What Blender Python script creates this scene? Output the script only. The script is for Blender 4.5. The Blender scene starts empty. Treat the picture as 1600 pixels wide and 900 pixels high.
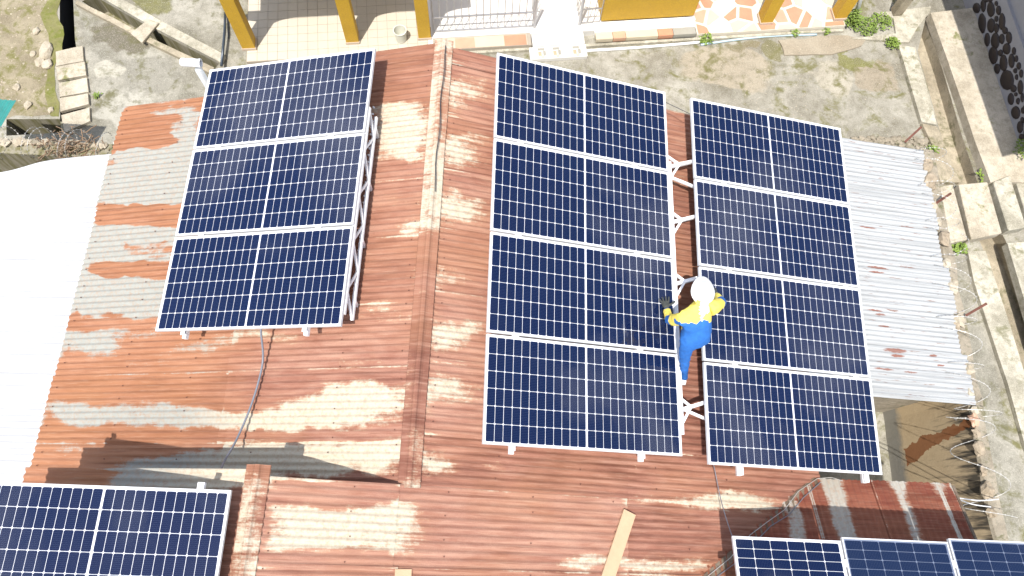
import bpy, bmesh, math, random
from mathutils import Vector, Matrix, noise
from mathutils.geometry import delaunay_2d_cdt
random.seed(7)
sc = bpy.context.scene
COL = sc.collection

# ------------------------------------------------------------------ camera
M = Matrix(((0.998814719, 0.043307188, 0.022218116),
            (0.033055380, -0.938582903, 0.343466847),
            (0.035728127, -0.342325314, -0.938901954)))   # photo axes (right, down, forward) -> world
F, H = 1130.0, 12.3
CAM = Vector((0, 0, H))
cam = bpy.data.cameras.new('camera'); camo = bpy.data.objects.new('camera', cam); COL.objects.link(camo)
cam.sensor_width = 36; cam.lens = 36 * F / 1600; cam.clip_end = 3000; cam.clip_start = .1
R3 = M @ Matrix(((1, 0, 0), (0, -1, 0), (0, 0, -1)))
camo.matrix_world = Matrix.Translation(CAM) @ R3.to_4x4()
sc.camera = camo
# ------------------------------------------------------------------ light
SUN = Vector((.14, .37, -.918)).normalized()            # direction the light travels
w = bpy.data.worlds.new('World'); sc.world = w; w.use_nodes = True
nt = w.node_tree; bg = nt.nodes['Background']
sky = nt.nodes.new('ShaderNodeTexSky'); sky.sky_type = 'NISHITA'; sky.sun_disc = False
sky.sun_elevation = math.asin(-SUN.z); sky.sun_rotation = math.atan2(-SUN.x, -SUN.y)
sky.dust_density = 2.0; sky.air_density = 1.0; sky.ozone_density = 1.0
tcw = nt.nodes.new('ShaderNodeTexCoord'); mpw = nt.nodes.new('ShaderNodeMapping'); mpw.inputs['Scale'].default_value = (1, 1, 1.6)
cn = nt.nodes.new('ShaderNodeTexNoise'); cn.inputs['Scale'].default_value = 3.4; cn.inputs['Detail'].default_value = 9; cn.inputs['Roughness'].default_value = .58; cn.inputs['Distortion'].default_value = .3
crw = nt.nodes.new('ShaderNodeValToRGB'); crw.color_ramp.elements[0].position = .50; crw.color_ramp.elements[1].position = .70
cm = nt.nodes.new('ShaderNodeMix'); cm.data_type = 'RGBA'; cm.inputs[7].default_value = (17, 17.2, 17.6, 1)     # broken white cloud
nt.links.new(tcw.outputs['Generated'], mpw.inputs[0]); nt.links.new(mpw.outputs[0], cn.inputs['Vector']); nt.links.new(cn.outputs['Fac'], crw.inputs[0])
nt.links.new(crw.outputs[0], cm.inputs[0]); nt.links.new(sky.outputs[0], cm.inputs[6]); nt.links.new(cm.outputs[2], bg.inputs[0]); bg.inputs[1].default_value = .15
sl = bpy.data.lights.new('sun', 'SUN'); sl.energy = 4.6; sl.angle = math.radians(.53); sl.color = (1, .95, .88)
so = bpy.data.objects.new('sun', sl); COL.objects.link(so)
so.rotation_euler = SUN.to_track_quat('-Z', 'Y').to_euler(); so.location = (-4, -10, 30)
sc.view_settings.view_transform = 'Standard'; sc.view_settings.look = 'None'
sc.view_settings.exposure = 0.45; sc.view_settings.gamma = 1
sc.render.engine = 'CYCLES'
sc.cycles.transparent_max_bounces = 12; sc.cycles.max_bounces = 8

# ------------------------------------------------------------------ geometry from pixels
def ray(x, y): return M @ Vector(((x - 800) / F, (y - 450) / F, 1))
def at(x, y, z=0.0):
    r = ray(x, y); return CAM + r * ((z - H) / r.z)
def onpl(x, y, p, n):
    r = ray(x, y); return CAM + r * ((p - CAM).dot(n) / r.dot(n))
def pix(p):
    c = M.transposed() @ (Vector(p) - CAM); return 800 + F * c.x / c.z, 450 + F * c.y / c.z
V = Vector

# ------------------------------------------------------------------ material helpers
class NT:
    def __init__(s, name):
        s.m = bpy.data.materials.new(name); s.m.use_nodes = True; s.t = s.m.node_tree
        s.b = s.t.nodes['Principled BSDF']; s.out = s.t.nodes['Material Output']
    def n(s, typ, **k):
        o = s.t.nodes.new('ShaderNode' + typ)
        for a, v in k.items():
            if a.startswith('i_'): o.inputs[int(a[2:]) if a[2:].isdigit() else a[2:].replace('_', ' ')].default_value = v
            else: setattr(o, a, v)
        return o
    def l(s, a, b): s.t.links.new(a, b)
    def pos(s, scale=(1, 1, 1), obj=False):
        g = s.n('TexCoord').outputs['Object'] if obj else s.n('NewGeometry').outputs['Position']
        mp = s.n('Mapping'); mp.inputs['Scale'].default_value = scale; s.l(g, mp.inputs[0]); return mp.outputs[0]
    def noise(s, vec, scale, detail=6, rough=.55, dist=0):
        o = s.n('TexNoise'); o.inputs['Scale'].default_value = scale; o.inputs['Detail'].default_value = detail
        o.inputs['Roughness'].default_value = rough; o.inputs['Distortion'].default_value = dist
        s.l(vec, o.inputs['Vector']); return o.outputs['Fac']
    def ramp(s, fac, stops):
        o = s.n('ValToRGB'); e = o.color_ramp.elements
        while len(e) < len(stops): e.new(.5)
        for k, (p, c) in enumerate(stops):
            e[k].position = p; e[k].color = (c, c, c, 1) if isinstance(c, (int, float)) else (*c, 1)
        s.l(fac, o.inputs[0]); return o.outputs[0]
    def mix(s, fac, a, b, mode='MIX'):
        o = s.n('Mix'); o.data_type = 'RGBA'; o.blend_type = mode
        for v, i in ((fac, 0), (a, 6), (b, 7)):
            if hasattr(v, 'links'): s.l(v, o.inputs[i])
            elif i == 0: o.inputs[0].default_value = v
            else: o.inputs[i].default_value = (*v, 1)
        return o.outputs[2]
    def math(s, op, a, b=0.0, c=None):
        o = s.n('Math'); o.operation = op
        for i, v in enumerate((a, b, c)):
            if v is None: continue
            if hasattr(v, 'links'): s.l(v, o.inputs[i])
            else: o.inputs[i].default_value = v
        return o.outputs[0]
    def attr(s, name, t='GEOMETRY'):
        o = s.n('Attribute'); o.attribute_name = name; o.attribute_type = t; return o
    def set(s, col=None, rough=None, metal=None, bump=None, bd=.01, spec=None):
        for v, nme in ((col, 'Base Color'), (rough, 'Roughness'), (metal, 'Metallic'), (spec, 'Specular IOR Level')):
            if v is None: continue
            if hasattr(v, 'links'): s.l(v, s.b.inputs[nme])
            else: s.b.inputs[nme].default_value = (*v, 1) if isinstance(v, tuple) else v
        if bump is not None:
            o = s.n('Bump'); o.inputs['Distance'].default_value = bd; o.inputs['Strength'].default_value = 1
            s.l(bump, o.inputs['Height']); s.l(o.outputs[0], s.b.inputs['Normal'])
        return s.m

def plain(name, col, rough=.6, metal=0, var=.12, scale=8, bump=0.0):
    t = NT(name); p = t.pos()
    n = t.noise(p, scale, 6); n2 = t.noise(p, scale * 7, 4)
    a = tuple(c * (1 - var) for c in col); b = tuple(min(1, c * (1 + var)) for c in col)
    c = t.mix(t.ramp(t.math('ADD', t.math('MULTIPLY', n, .7), t.math('MULTIPLY', n2, .3)), [(.3, 0.0), (.7, 1.0)]), a, b)
    return t.set(c, rough, metal, n2 if bump else None, bump)

def rust_mat(name, rust=((.16, .064, .044), (.27, .125, .088), (.40, .235, .172)), pale=(.40, .36, .275), pale2=(.52, .47, .37), grey=(.27, .275, .25)):
    t = NT(name); p = t.pos()
    at_ = t.attr('pale').outputs['Fac']
    st = t.pos((1.2, 5, 1)); ps = t.pos((2.4, 2.4, 1))
    n1 = t.noise(st, 1.6, 10, .62, .3); n2 = t.noise(ps, 5, 10, .7); fine = t.noise(p, 90, 5, .7)
    rnd = t.n('ObjectInfo').outputs['Random']
    base = t.ramp(t.math('ADD', t.math('MULTIPLY', n1, .65), t.math('MULTIPLY', rnd, .22)), [(.27, rust[0]), (.44, rust[1]), (.66, rust[2])])
    base = t.mix(t.ramp(fine, [(.35, 0.0), (.7, .35)]), base, tuple(c * .55 for c in rust[1]))
    st2 = t.pos((.5, 14, 1)); stn = t.noise(st2, 2, 6)
    base = t.mix(t.ramp(stn, [(.52, 0.0), (.68, .5)]), base, rust[2])
    big = t.noise(t.pos((.35, .8, 1)), 1.3, 4); base = t.mix(t.ramp(big, [(.44, 0.0), (.66, .4)]), base, (.33, .165, .088))
    base = t.mix(t.math('MULTIPLY', t.attr('grey').outputs['Fac'], .45), base, (.34, .155, .068))
    st3 = t.pos((.8, 26, 1)); base = t.mix(t.ramp(t.noise(st3, 1.9, 5), [(.56, 0.0), (.7, .45)]), base, tuple(c * .85 for c in rust[0]))
    chalk = t.noise(t.pos((1.6, 34, 1)), 2.3, 8, .7); base = t.mix(t.ramp(chalk, [(.52, 0.0), (.76, .42)]), base, (.46, .32, .235))
    pl = t.mix(n2, pale, pale2); gr = t.attr('grey').outputs['Fac']
    pl = t.mix(gr, pl, t.mix(n2, tuple(c * .85 for c in grey), tuple(c * 1.3 for c in grey)))
    pl = t.mix(t.ramp(t.noise(ps, 11, 8, .7), [(.46, 0.0), (.7, .6)]), pl, (.34, .20, .12))
    v = t.math('ADD', t.math('MULTIPLY', n1, .55), t.math('MULTIPLY', n2, .6))
    v = t.math('ADD', v, t.math('MULTIPLY', t.math('SUBTRACT', t.noise(t.pos((1, 1.6, 1)), 24, 7, .75), .24), .36))
    v = t.math('ADD', v, t.math('MULTIPLY', t.math('SUBTRACT', t.noise(t.pos((1.3, 26, 1)), 2.0, 6, .65), .5), .6))
    v = t.math('ADD', v, t.math('SUBTRACT', at_, .77))
    mask = t.ramp(v, [(.38, 0.0), (.60, 1.0)])
    col = t.mix(mask, base, pl)
    edge = t.ramp(v, [(.32, 0.0), (.43, 1.0), (.52, 0.0)])
    col = t.mix(t.math('MULTIPLY', edge, .35), col, (.33, .165, .09))
    ro = t.mix(mask, (.82,) * 3, (.5,) * 3)
    return t.set(col, ro, 0.0, fine, .002, .12)

MAT = {}
MAT['rust'] = rust_mat('rusted_corrugated_iron')
MAT['rust_shade'] = rust_mat('shade_darkened_rusted_iron', ((.115, .034, .022), (.185, .056, .037), (.27, .10, .063)), (.34, .33, .29), (.42, .40, .35))  # rust darkened so the sunlit part matches the shade under the panels

def white_sheet(name, base, streak, amount, marks=()):
    t = NT(name); p = t.pos((1.3, 13, 1)); p2 = t.pos()
    n = t.noise(p, 2.2, 7, .6); f = t.noise(p2, 40, 5)
    p3 = t.pos((1.1, 15, 1)); n3 = t.noise(p3, 3.0, 6, .65)
    c = t.mix(t.ramp(n, [(.4, 0.0), (.75, .35)]), base, tuple(x * .72 for x in base))
    c = t.mix(t.math('MULTIPLY', t.ramp(n3, [(.61, 0.0), (.66, 1.0)]), amount), c, streak)
    for (px_, py_, rx, ry) in marks:       # rusty runs along single ribs
        q = at(px_, py_, 2.15); sx = t.n('SeparateXYZ'); t.l(p2, sx.inputs[0]); dn = t.noise(t.pos((3, 9, 1)), 6, 5, .7)
        ax = t.math('MULTIPLY', t.math('SUBTRACT', t.math('ADD', sx.outputs[0], t.math('MULTIPLY', dn, .12)), q.x + .06), 1 / rx)
        ay = t.math('MULTIPLY', t.math('SUBTRACT', t.math('ADD', sx.outputs[1], t.math('MULTIPLY', dn, .05)), q.y + .025), 1 / ry)
        e = t.math('ADD', t.math('MULTIPLY', ax, ax), t.math('MULTIPLY', ay, ay)); c = t.mix(t.ramp(e, [(.55, .9), (1.0, 0.0)]), c, (.20, .065, .035))
    p4 = t.pos((.35, 30, 1)); c = t.mix(t.math('MULTIPLY', t.ramp(t.noise(p4, 1.5, 3), [(.48, 0.0), (.62, 1.0)]), .42 * amount), c, (.17, .17, .165))
    return t.set(c, .5, .0, f, .0015, .3)
MAT['white_sheet'] = white_sheet('whitewashed_sheet', (.47, .475, .48), (.34, .33, .32), .45)
MAT['white_sheet_r'] = white_sheet('weathered_white_sheet', (.375, .388, .39), (.19, .11, .085), 1.0, [(1394, 550, .20, .035), (1398, 558, .12, .02), (1366, 422, .20, .022), (1364, 429, .14, .016), (1361, 489, .14, .016), (1370, 495, .10, .014), (1376, 513, .11, .018), (1460, 555, .07, .018), (1350, 360, .16, .014), (1418, 354, .16, .012), (1418, 418, .18, .012), (1472, 570, .07, .016), (1374, 580, .18, .012), (1420, 583, .12, .012)])

def concrete(name, a, b, moss=.0, mosscol=(.14, .15, .035), stain=.4, scale=1.0, rough=.9, dark=(.13, .12, .09), extra=None):
    t = NT(name); p = t.pos((scale,) * 3)
    n1 = t.noise(p, .9, 9, .62, .4); n2 = t.noise(p, 5, 8, .7); n3 = t.noise(p, 45, 5, .75); n4 = t.noise(p, 1.7, 9, .66, .8)
    c = t.mix(t.ramp(t.math('ADD', t.math('MULTIPLY', n1, .65), t.math('MULTIPLY', n4, .35)), [(.40, 0.0), (.58, 1.0)]), a, b)
    if extra: c = extra(t, c)
    c = t.mix(t.ramp(n2, [(.45, 0.0), (.75, stain)]), c, dark)
    c = t.mix(t.ramp(n3, [(.5, 0.0), (.72, .6)]), c, tuple(min(1, x * 1.5) for x in b))
    c = t.mix(t.ramp(t.noise(p, 22, 4, .7), [(.56, 0.0), (.7, .45)]), c, dark)
    if moss:
        mv = t.math('ADD', t.math('MULTIPLY', n4, .75), t.math('MULTIPLY', n2, .35))
        c = t.mix(t.ramp(mv, [(.66 - moss * .3, 0.0), (.74 - moss * .22, .85)]), c, mosscol)
    h = t.math('ADD', t.math('MULTIPLY', n2, .6), t.math('MULTIPLY', n3, .4))
    return t.set(c, rough, 0.0, h, .012)
def spots(lst):
    def f(t, c):
        p = t.pos(); d = t.n('TexNoise'); d.inputs['Scale'].default_value = 1.6; d.inputs['Detail'].default_value = 7; t.l(p, d.inputs['Vector'])
        for (px_, py_, rx, ry, col, amt) in lst:
            q = at(px_, py_, 0); sx = t.n('SeparateXYZ'); t.l(p, sx.inputs[0]); sc_ = t.n('SeparateXYZ'); t.l(d.outputs['Color'], sc_.inputs[0])
            ax = t.math('MULTIPLY', t.math('SUBTRACT', t.math('ADD', sx.outputs[0], t.math('MULTIPLY', sc_.outputs[0], 1.0)), q.x + .5), 1 / rx)
            ay = t.math('MULTIPLY', t.math('SUBTRACT', t.math('ADD', sx.outputs[1], t.math('MULTIPLY', sc_.outputs[1], 1.0)), q.y + .5), 1 / ry)
            e = t.math('ADD', t.math('MULTIPLY', ax, ax), t.math('MULTIPLY', ay, ay))
            c = t.mix(t.ramp(e, [(.72, amt), (1.0, 0.0)]), c, col)
        return c
    return f
MAT['yard'] = concrete('mossy_yard_concrete', (.165, .152, .115), (.34, .325, .275), .33, (.115, .11, .03), .6, dark=(.085, .075, .045), extra=spots([(1132, 108, 1.05, .52, (.31, .27, .20), .9), (1300, 120, .45, .5, (.36, .33, .26), .7), (1370, 120, .5, .45, (.27, .225, .16), .8), (1210, 82, .35, .16, (.14, .13, .05), .8), (1330, 92, .3, .2, (.15, .15, .035), .9), (1160, 75, .3, .14, (.16, .13, .06), .7)]))
MAT['yard_l'] = concrete('pale_yard_concrete', (.155, .145, .11), (.33, .315, .265), .30, (.10, .095, .035), .6, dark=(.09, .085, .06), extra=spots([(190, 55, .75, .45, (.10, .085, .055), .85), (230, 120, .7, .5, (.21, .20, .165), .7), (190, 170, .6, .4, (.40, .385, .33), .7), (170, 110, .35, .3, (.42, .40, .33), .7), (215, 12, .7, .3, (.13, .125, .03), .85)]))
MAT['dirt'] = concrete('bare_dirt', (.18, .15, .095), (.29, .25, .17), .40, (.12, .115, .025), .35, 1.6, dark=(.08, .07, .04))
MAT['patch'] = concrete('smooth_concrete', (.255, .215, .155), (.34, .30, .23), 0, stain=.15, scale=.7)
MAT['kerb'] = concrete('weathered_kerb_concrete', (.27, .25, .19), (.50, .47, .385), .22, (.16, .155, .085), .75, 1.5, dark=(.15, .14, .10))
MAT['kerb_tan'] = concrete('tan_channel_concrete', (.23, .195, .135), (.39, .34, .25), .25, (.12, .115, .05), .65, 1.4)
MAT['slab'] = concrete('cast_slab_concrete', (.31, .27, .20), (.49, .44, .35), .10, stain=.7, scale=1.6, dark=(.17, .15, .11))
MAT['moss'] = concrete('yellow_green_moss', (.12, .115, .03), (.20, .19, .07), .4, (.11, .125, .012), .4, 3)
MAT['grey_wall'] = plain('grey_render', (.30, .30, .32), .85, 0, .08, 3, .002)
MAT['brick_block'] = concrete('rough_block', (.21, .18, .13), (.33, .29, .225), .25, (.09, .09, .03), .7, 2.5)
MAT['stone'] = concrete('field_stone', (.24, .19, .13), (.40, .33, .24), 0, stain=.5, scale=5)
MAT['stone_pale'] = concrete('pale_stone', (.32, .27, .19), (.46, .41, .32), 0, stain=.4, scale=5)
MAT['stone_dark'] = plain('dark_painted_stone', (.022, .014, .013), .55, 0, .3, 6, .004)
MAT['yellow'] = concrete('ochre_wall_paint', (.43, .26, .018), (.49, .30, .024), 0, stain=.10, scale=1.2, rough=.65, dark=(.30, .18, .05))
MAT['white_paint'] = plain('white_paint', (.78, .76, .71), .55, 0, .04, 5)
MAT['plinth'] = plain('pale_plinth', (.46, .38, .30), .6, 0, .06, 5)
MAT['tile'] = plain('cream_floor_tile', (.50, .455, .37), .45, 0, .06, 3)
MAT['tile_white'] = plain('white_landing_tile', (.62, .61, .58), .4, 0, .03, 7)
MAT['grout'] = plain('grout', (.33, .29, .235), .9, 0, .1, 20)
MAT['mosaic_bed'] = plain('white_mortar', (.58, .54, .45), .8, 0, .08, 12)
MAT['salmon'] = plain('salmon_tile', (.47, .235, .145), .5, 0, .12, 4)
MAT['salmon2'] = plain('pale_salmon_tile', (.50, .31, .21), .5, 0, .10, 4)
MAT['cream_tile'] = plain('cream_broken_tile', (.52, .46, .34), .5, 0, .06, 4)
MAT['grey_tile'] = plain('grey_broken_tile', (.30, .29, .25), .5, 0, .1, 4)
MAT['steel'] = plain('bright_railing_steel', (.42, .42, .43), .35, .6, .1, 9)
MAT['alu'] = plain('white_aluminium', (.55, .56, .57), .38, .0, .04, 12)
MAT['rail'] = plain('white_painted_steel', (.76, .77, .78), .45, .0, .08, 14)
MAT['dark'] = plain('black_void', (.012, .012, .012), .9)
MAT['drain_black'] = plain('black_drain_surface', (.014, .013, .012), .8, 0, .4, 5)  # near-black colour for the whole inside of the left drain
MAT['cable'] = plain('black_cable', (.03, .032, .04), .5)
MAT['cable_grey'] = plain('grey_cable', (.16, .17, .20), .45)
MAT['pvc'] = plain('white_pvc', (.82, .83, .84), .35, 0, .02)
MAT['pvc_blue'] = plain('blue_grey_pipe', (.42, .55, .62), .4, 0, .05)
MAT['pipe_dark'] = plain('dark_blue_pipe', (.045, .06, .08), .3, .3, .2)
MAT['galv'] = plain('galvanised_pipe', (.5, .52, .53), .4, .3, .1)
MAT['wire'] = plain('razor_wire', (.50, .49, .46), .45, .3, .15, 30)
MAT['rebar'] = plain('rusty_bar', (.12, .045, .03), .8, 0, .3, 20)
MAT['wood'] = plain('raw_pine_plank', (.46, .31, .19), .7, 0, .10, 6)
MAT['bucket'] = plain('pale_plastic_bucket', (.60, .60, .52), .5, 0, .05)
MAT['teal'] = plain('teal_painted_sheet', (.02, .19, .17), .5, 0, .2, 5)
MAT['leaf'] = plain('weed_leaf', (.15, .22, .035), .6, 0, .55, 9)
MAT['twig'] = plain('dry_twig', (.22, .15, .095), .85, 0, .4, 25)
MAT['flash'] = concrete('valley_flashing', (.10, .065, .042), (.21, .165, .12), .3, (.10, .06, .035), .8, 6)
MAT['helmet'] = plain('white_helmet', (.85, .85, .83), .3, 0, .02)
MAT['blue_cloth'] = plain('blue_workwear', (.016, .12, .40), .8, 0, .2, 22, .004)
MAT['yellow_cloth'] = plain('yellow_workwear', (.78, .62, .11), .8, 0, .12, 20, .004)
MAT['white_print_glare'] = plain('white_print_and_glare', (.8, .8, .74), .8, 0, .05, 20, .003)  # back print, and sun glare painted on the right shoulder
MAT['glove'] = plain('grey_black_glove', (.055, .06, .055), .85, 0, .3, 40, .003)
MAT['skin'] = plain('skin', (.16, .075, .045), .6, 0, .1)
MAT['shoe'] = plain('white_shoe', (.75, .75, .75), .6, 0, .05)

def wall_stain_shadow():
    t = NT('stained_shadowed_tan_plaster'); p = t.pos()
    sep = t.n('SeparateXYZ'); t.l(p, sep.inputs[0]); z = sep.outputs[2]; y = sep.outputs[1]
    n = t.noise(p, 2.2, 8, .6, .5); n2 = t.noise(p, 9, 8, .7); ps = t.pos((1, 9, .9)); ns = t.noise(ps, 1.6, 8, .6)
    c = t.mix(n, (.50, .38, .23), (.60, .48, .31))
    low = t.ramp(t.math('ADD', z, t.math('MULTIPLY', n2, .3)), [(.45, 1.0), (.62, 0.0)])
    c = t.mix(low, c, (.26, .25, .22))
    # dark wire-shadow streaks painted into the plaster, running down from the coping
    k = t.math('ADD', t.math('MULTIPLY', t.math('SUBTRACT', z, 1.05), 1.0), t.math('MULTIPLY', t.math('SUBTRACT', ns, .5), 3.6))
    c = t.mix(t.ramp(k, [(.35, 0.0), (1.2, .95)]), c, (.06, .052, .04))
    # one rusty run-off stain
    yy = t.math('ADD', y, t.math('MULTIPLY', t.math('SUBTRACT', n, .5), .5))
    cy = t.math('ADD', t.math('MULTIPLY', z, .22), 1.62)
    d = t.math('ABSOLUTE', t.math('SUBTRACT', yy, cy))
    wd = t.math('SUBTRACT', .22, t.math('MULTIPLY', z, .09))
    r = t.math('MULTIPLY', t.math('LESS_THAN', d, wd), t.math('GREATER_THAN', t.math('ADD', z, t.math('MULTIPLY', n2, .15)), .5))
    c = t.mix(t.math('MULTIPLY', r, .88), c, (.25, .085, .022))
    return t.set(c, .9, 0, n2, .006)
MAT['wall_stain_shadow'] = wall_stain_shadow()
def moss_wall():
    t = NT('moss_streaked_wall'); ps = t.pos((9, 9, .8)); p = t.pos()
    n = t.noise(ps, 1.2, 8, .6); n2 = t.noise(p, 8, 8, .7)
    c = t.mix(n2, (.20, .185, .135), (.30, .275, .21))
    c = t.mix(t.ramp(n, [(.42, 0.0), (.6, .9)]), c, (.13, .12, .045))
    return t.set(c, .95, 0, n2, .008)
MAT['moss_wall'] = moss_wall()
def cell_mat(name, col, line):
    t = NT(name); tc = t.n('TexCoord').outputs['Object']; sp = t.n('SeparateXYZ'); t.l(tc, sp.inputs[0])
    f = t.math('FRACT', t.math('MULTIPLY', t.math('ADD', sp.outputs[1], 5.0), 1 / .0166))
    m = t.math('LESS_THAN', f, .10)
    rnd = t.n('ObjectInfo').outputs['Random']; g = t.pos(); n = t.noise(g, .8, 4)
    c0 = t.mix(t.math('ADD', t.math('MULTIPLY', rnd, .5), t.math('MULTIPLY', n, .5)), tuple(x * .92 for x in col), tuple(x * 1.08 for x in col))
    return t.set(t.mix(m, c0, line), .6, 0, spec=0.0)
MAT['cell'] = cell_mat('silicon_cell', (.0035, .0105, .050), (.035, .055, .115))
MAT['cell_b'] = cell_mat('silicon_cell_bright', (.008, .019, .062), (.05, .07, .13))
def backsheet(name, c): return plain(name, c, .7, 0, .02)
MAT['back'] = backsheet('white_backsheet', (.70, .73, .80))
MAT['back_dim'] = backsheet('faint_grid_backsheet', (.16, .20, .30))  # grey-blue backsheet of the same panel type, for fainter grid lines
def glass():
    t = NT('panel_glass'); t.t.nodes.remove(t.b)
    tr = t.n('BsdfTransparent'); gl = t.n('BsdfGlossy'); gl.inputs['Roughness'].default_value = .035
    fr = t.n('Fresnel'); fr.inputs[0].default_value = 1.5; mx = t.n('MixShader')
    df = t.n('BsdfDiffuse'); df.inputs[0].default_value = (.45, .45, .42, 1)
    p = t.pos(); nz = t.noise(p, 1.4, 8, .65, .6); n2 = t.noise(p, 26, 4, .7)
    dust = t.math('MULTIPLY', t.ramp(t.math('ADD', t.math('MULTIPLY', nz, .7), t.math('MULTIPLY', n2, .3)), [(.45, 0.0), (.8, 1.0)]), .010)
    m2 = t.n('MixShader'); t.l(dust, m2.inputs[0]); t.l(tr.outputs[0], m2.inputs[1]); t.l(df.outputs[0], m2.inputs[2])
    bp = t.n('Bump'); bp.inputs['Distance'].default_value = .006; bp.inputs['Strength'].default_value = .25
    t.l(t.noise(p, 2.2, 2), bp.inputs['Height']); t.l(bp.outputs[0], gl.inputs['Normal'])
    t.l(fr.outputs[0], mx.inputs[0]); t.l(m2.outputs[0], mx.inputs[1]); t.l(gl.outputs[0], mx.inputs[2])
    t.l(mx.outputs[0], t.out.inputs[0]); return t.m
MAT['glass'] = glass()

# ------------------------------------------------------------------ object helpers
WM = {}
def tag(o, label=None, cat=None, group=None, kind=None):
    if label: o['label'] = label
    if cat: o['category'] = cat
    if group: o['group'] = group
    if kind: o['kind'] = kind
    return o
def thing(name, label, cat, loc=(0, 0, 0), group=None):
    o = bpy.data.objects.new(name, None); COL.objects.link(o); o.empty_display_size = .1
    o.location = loc; WM[o.name] = Matrix.Translation(V(loc)); return tag(o, label, cat, group)
def adopt(o, parent):
    o.parent = parent
    if parent.name in WM: o.matrix_parent_inverse = WM[parent.name].inverted()
class MB:
    def __init__(s): s.v = []; s.f = []; s.mi = []; s.pale = None
    def add(s, vs, fs, m=0):
        b = len(s.v); s.v += [tuple(x) for x in vs]; s.f += [tuple(i + b for i in f) for f in fs]; s.mi += [m] * len(fs); return s
    def obox(s, c, ex, ey, ez, sx, sy, sz, m=0):
        c = V(c); ex, ey, ez = V(ex) * sx / 2, V(ey) * sy / 2, V(ez) * sz / 2
        vs = [c + ex * a + ey * b + ez * d for d in (-1, 1) for b in (-1, 1) for a in (-1, 1)]
        return s.add(vs, [(0, 2, 3, 1), (4, 5, 7, 6), (0, 1, 5, 4), (2, 6, 7, 3), (0, 4, 6, 2), (1, 3, 7, 5)], m)
    def box(s, lo, hi, m=0):
        lo, hi = V(lo), V(hi); return s.obox((lo + hi) / 2, (1, 0, 0), (0, 1, 0), (0, 0, 1), *(hi - lo), m)
    def bar(s, a, b, wd, ht, up=(0, 0, 1), m=0):
        a, b = V(a), V(b); d = (b - a).normalized(); x = d.cross(V(up)).normalized(); u = x.cross(d)
        return s.obox((a + b) / 2, d, x, u, (b - a).length, wd, ht, m)
    def tube(s, pts, r, n=8, m=0, cap=True, closed=False):
        pts = [V(p) for p in pts]; rr = r if isinstance(r, (list, tuple)) else [r] * len(pts); vs = []; fs = []
        prev = None
        for i, p in enumerate(pts):
            d = (pts[min(i + 1, len(pts) - 1)] - pts[max(i - 1, 0)])
            d = d.normalized() if d.length > 1e-9 else V((0, 0, 1))
            if prev is None: x = d.orthogonal().normalized()
            else: x = (prev - d * prev.dot(d)).normalized()
            prev = x; y = d.cross(x)
            vs += [p + (x * math.cos(k * 2 * math.pi / n) + y * math.sin(k * 2 * math.pi / n)) * rr[i] for k in range(n)]
        for i in range(len(pts) - 1):
            fs += [(i * n + k, i * n + (k + 1) % n, (i + 1) * n + (k + 1) % n, (i + 1) * n + k) for k in range(n)]
        if cap: fs += [tuple(range(n - 1, -1, -1)), tuple((len(pts) - 1) * n + k for k in range(n))]
        return s.add(vs, fs, m)
    def prism(s, pts, z0, z1, m=0):
        """pts: xy outline; z1 may be a list (top height at each point)"""
        a = sum(pts[i][0] * pts[(i + 1) % len(pts)][1] - pts[(i + 1) % len(pts)][0] * pts[i][1] for i in range(len(pts)))
        zs = list(z1) if isinstance(z1, (list, tuple)) else [z1] * len(pts)
        pts = [(p[0], p[1]) for p in pts]
        if a < 0: pts = pts[::-1]; zs = zs[::-1]
        n = len(pts); vs = [(x, y, z0) for x, y in pts] + [(x, y, z) for (x, y), z in zip(pts, zs)]
        return s.add(vs, [tuple(range(n - 1, -1, -1)), tuple(range(n, 2 * n))] + [(i, (i + 1) % n, n + (i + 1) % n, n + i) for i in range(n)], m)
    def lathe(s, prof, c, n=20, m=0, axis=None):
        c = V(c); q = V(axis).to_track_quat('Z', 'Y').to_matrix() if axis is not None else Matrix.Identity(3); vs = []; fs = []
        for r, z in prof: vs += [c + q @ V((r * math.cos(k * 2 * math.pi / n), r * math.sin(k * 2 * math.pi / n), z)) for k in range(n)]
        for i in range(len(prof) - 1): fs += [(i * n + k, i * n + (k + 1) % n, (i + 1) * n + (k + 1) % n, (i + 1) * n + k) for k in range(n)]
        return s.add(vs, fs, m)
    def build(s, name, mats, parent=None, smooth=False, bevel=0, origin=None):
        me = bpy.data.meshes.new(name)
        vs = s.v
        if origin is not None: vs = [tuple(V(p) - V(origin)) for p in vs]
        me.from_pydata(vs, [], s.f)
        if not isinstance(mats, (list, tuple)): mats = [mats]
        for m in mats: me.materials.append(MAT[m] if isinstance(m, str) else m)
        if len(mats) > 1: me.polygons.foreach_set('material_index', s.mi)
        if s.pale: me.attributes.new('grey', 'FLOAT', 'POINT').data.foreach_set('value', [max(0, min(1, (-3.0 - p[0]) / .9 + .5)) for p in s.v])
        if s.pale: me.attributes.new('pale', 'FLOAT', 'POINT').data.foreach_set('value', s.pale)
        if smooth: me.polygons.foreach_set('use_smooth', [True] * len(me.polygons))
        if bevel:
            bm = bmesh.new(); bm.from_mesh(me)
            bmesh.ops.bevel(bm, geom=bm.edges[:], offset=bevel, segments=1, affect='EDGES', clamp_overlap=True)
            bm.to_mesh(me); bm.free()
        o = bpy.data.objects.new(name, me); COL.objects.link(o)
        if origin is not None: o.location = origin
        if parent is not None:
            adopt(o, parent)
        return o
def struct(o): o['kind'] = 'structure'; return o
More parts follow.
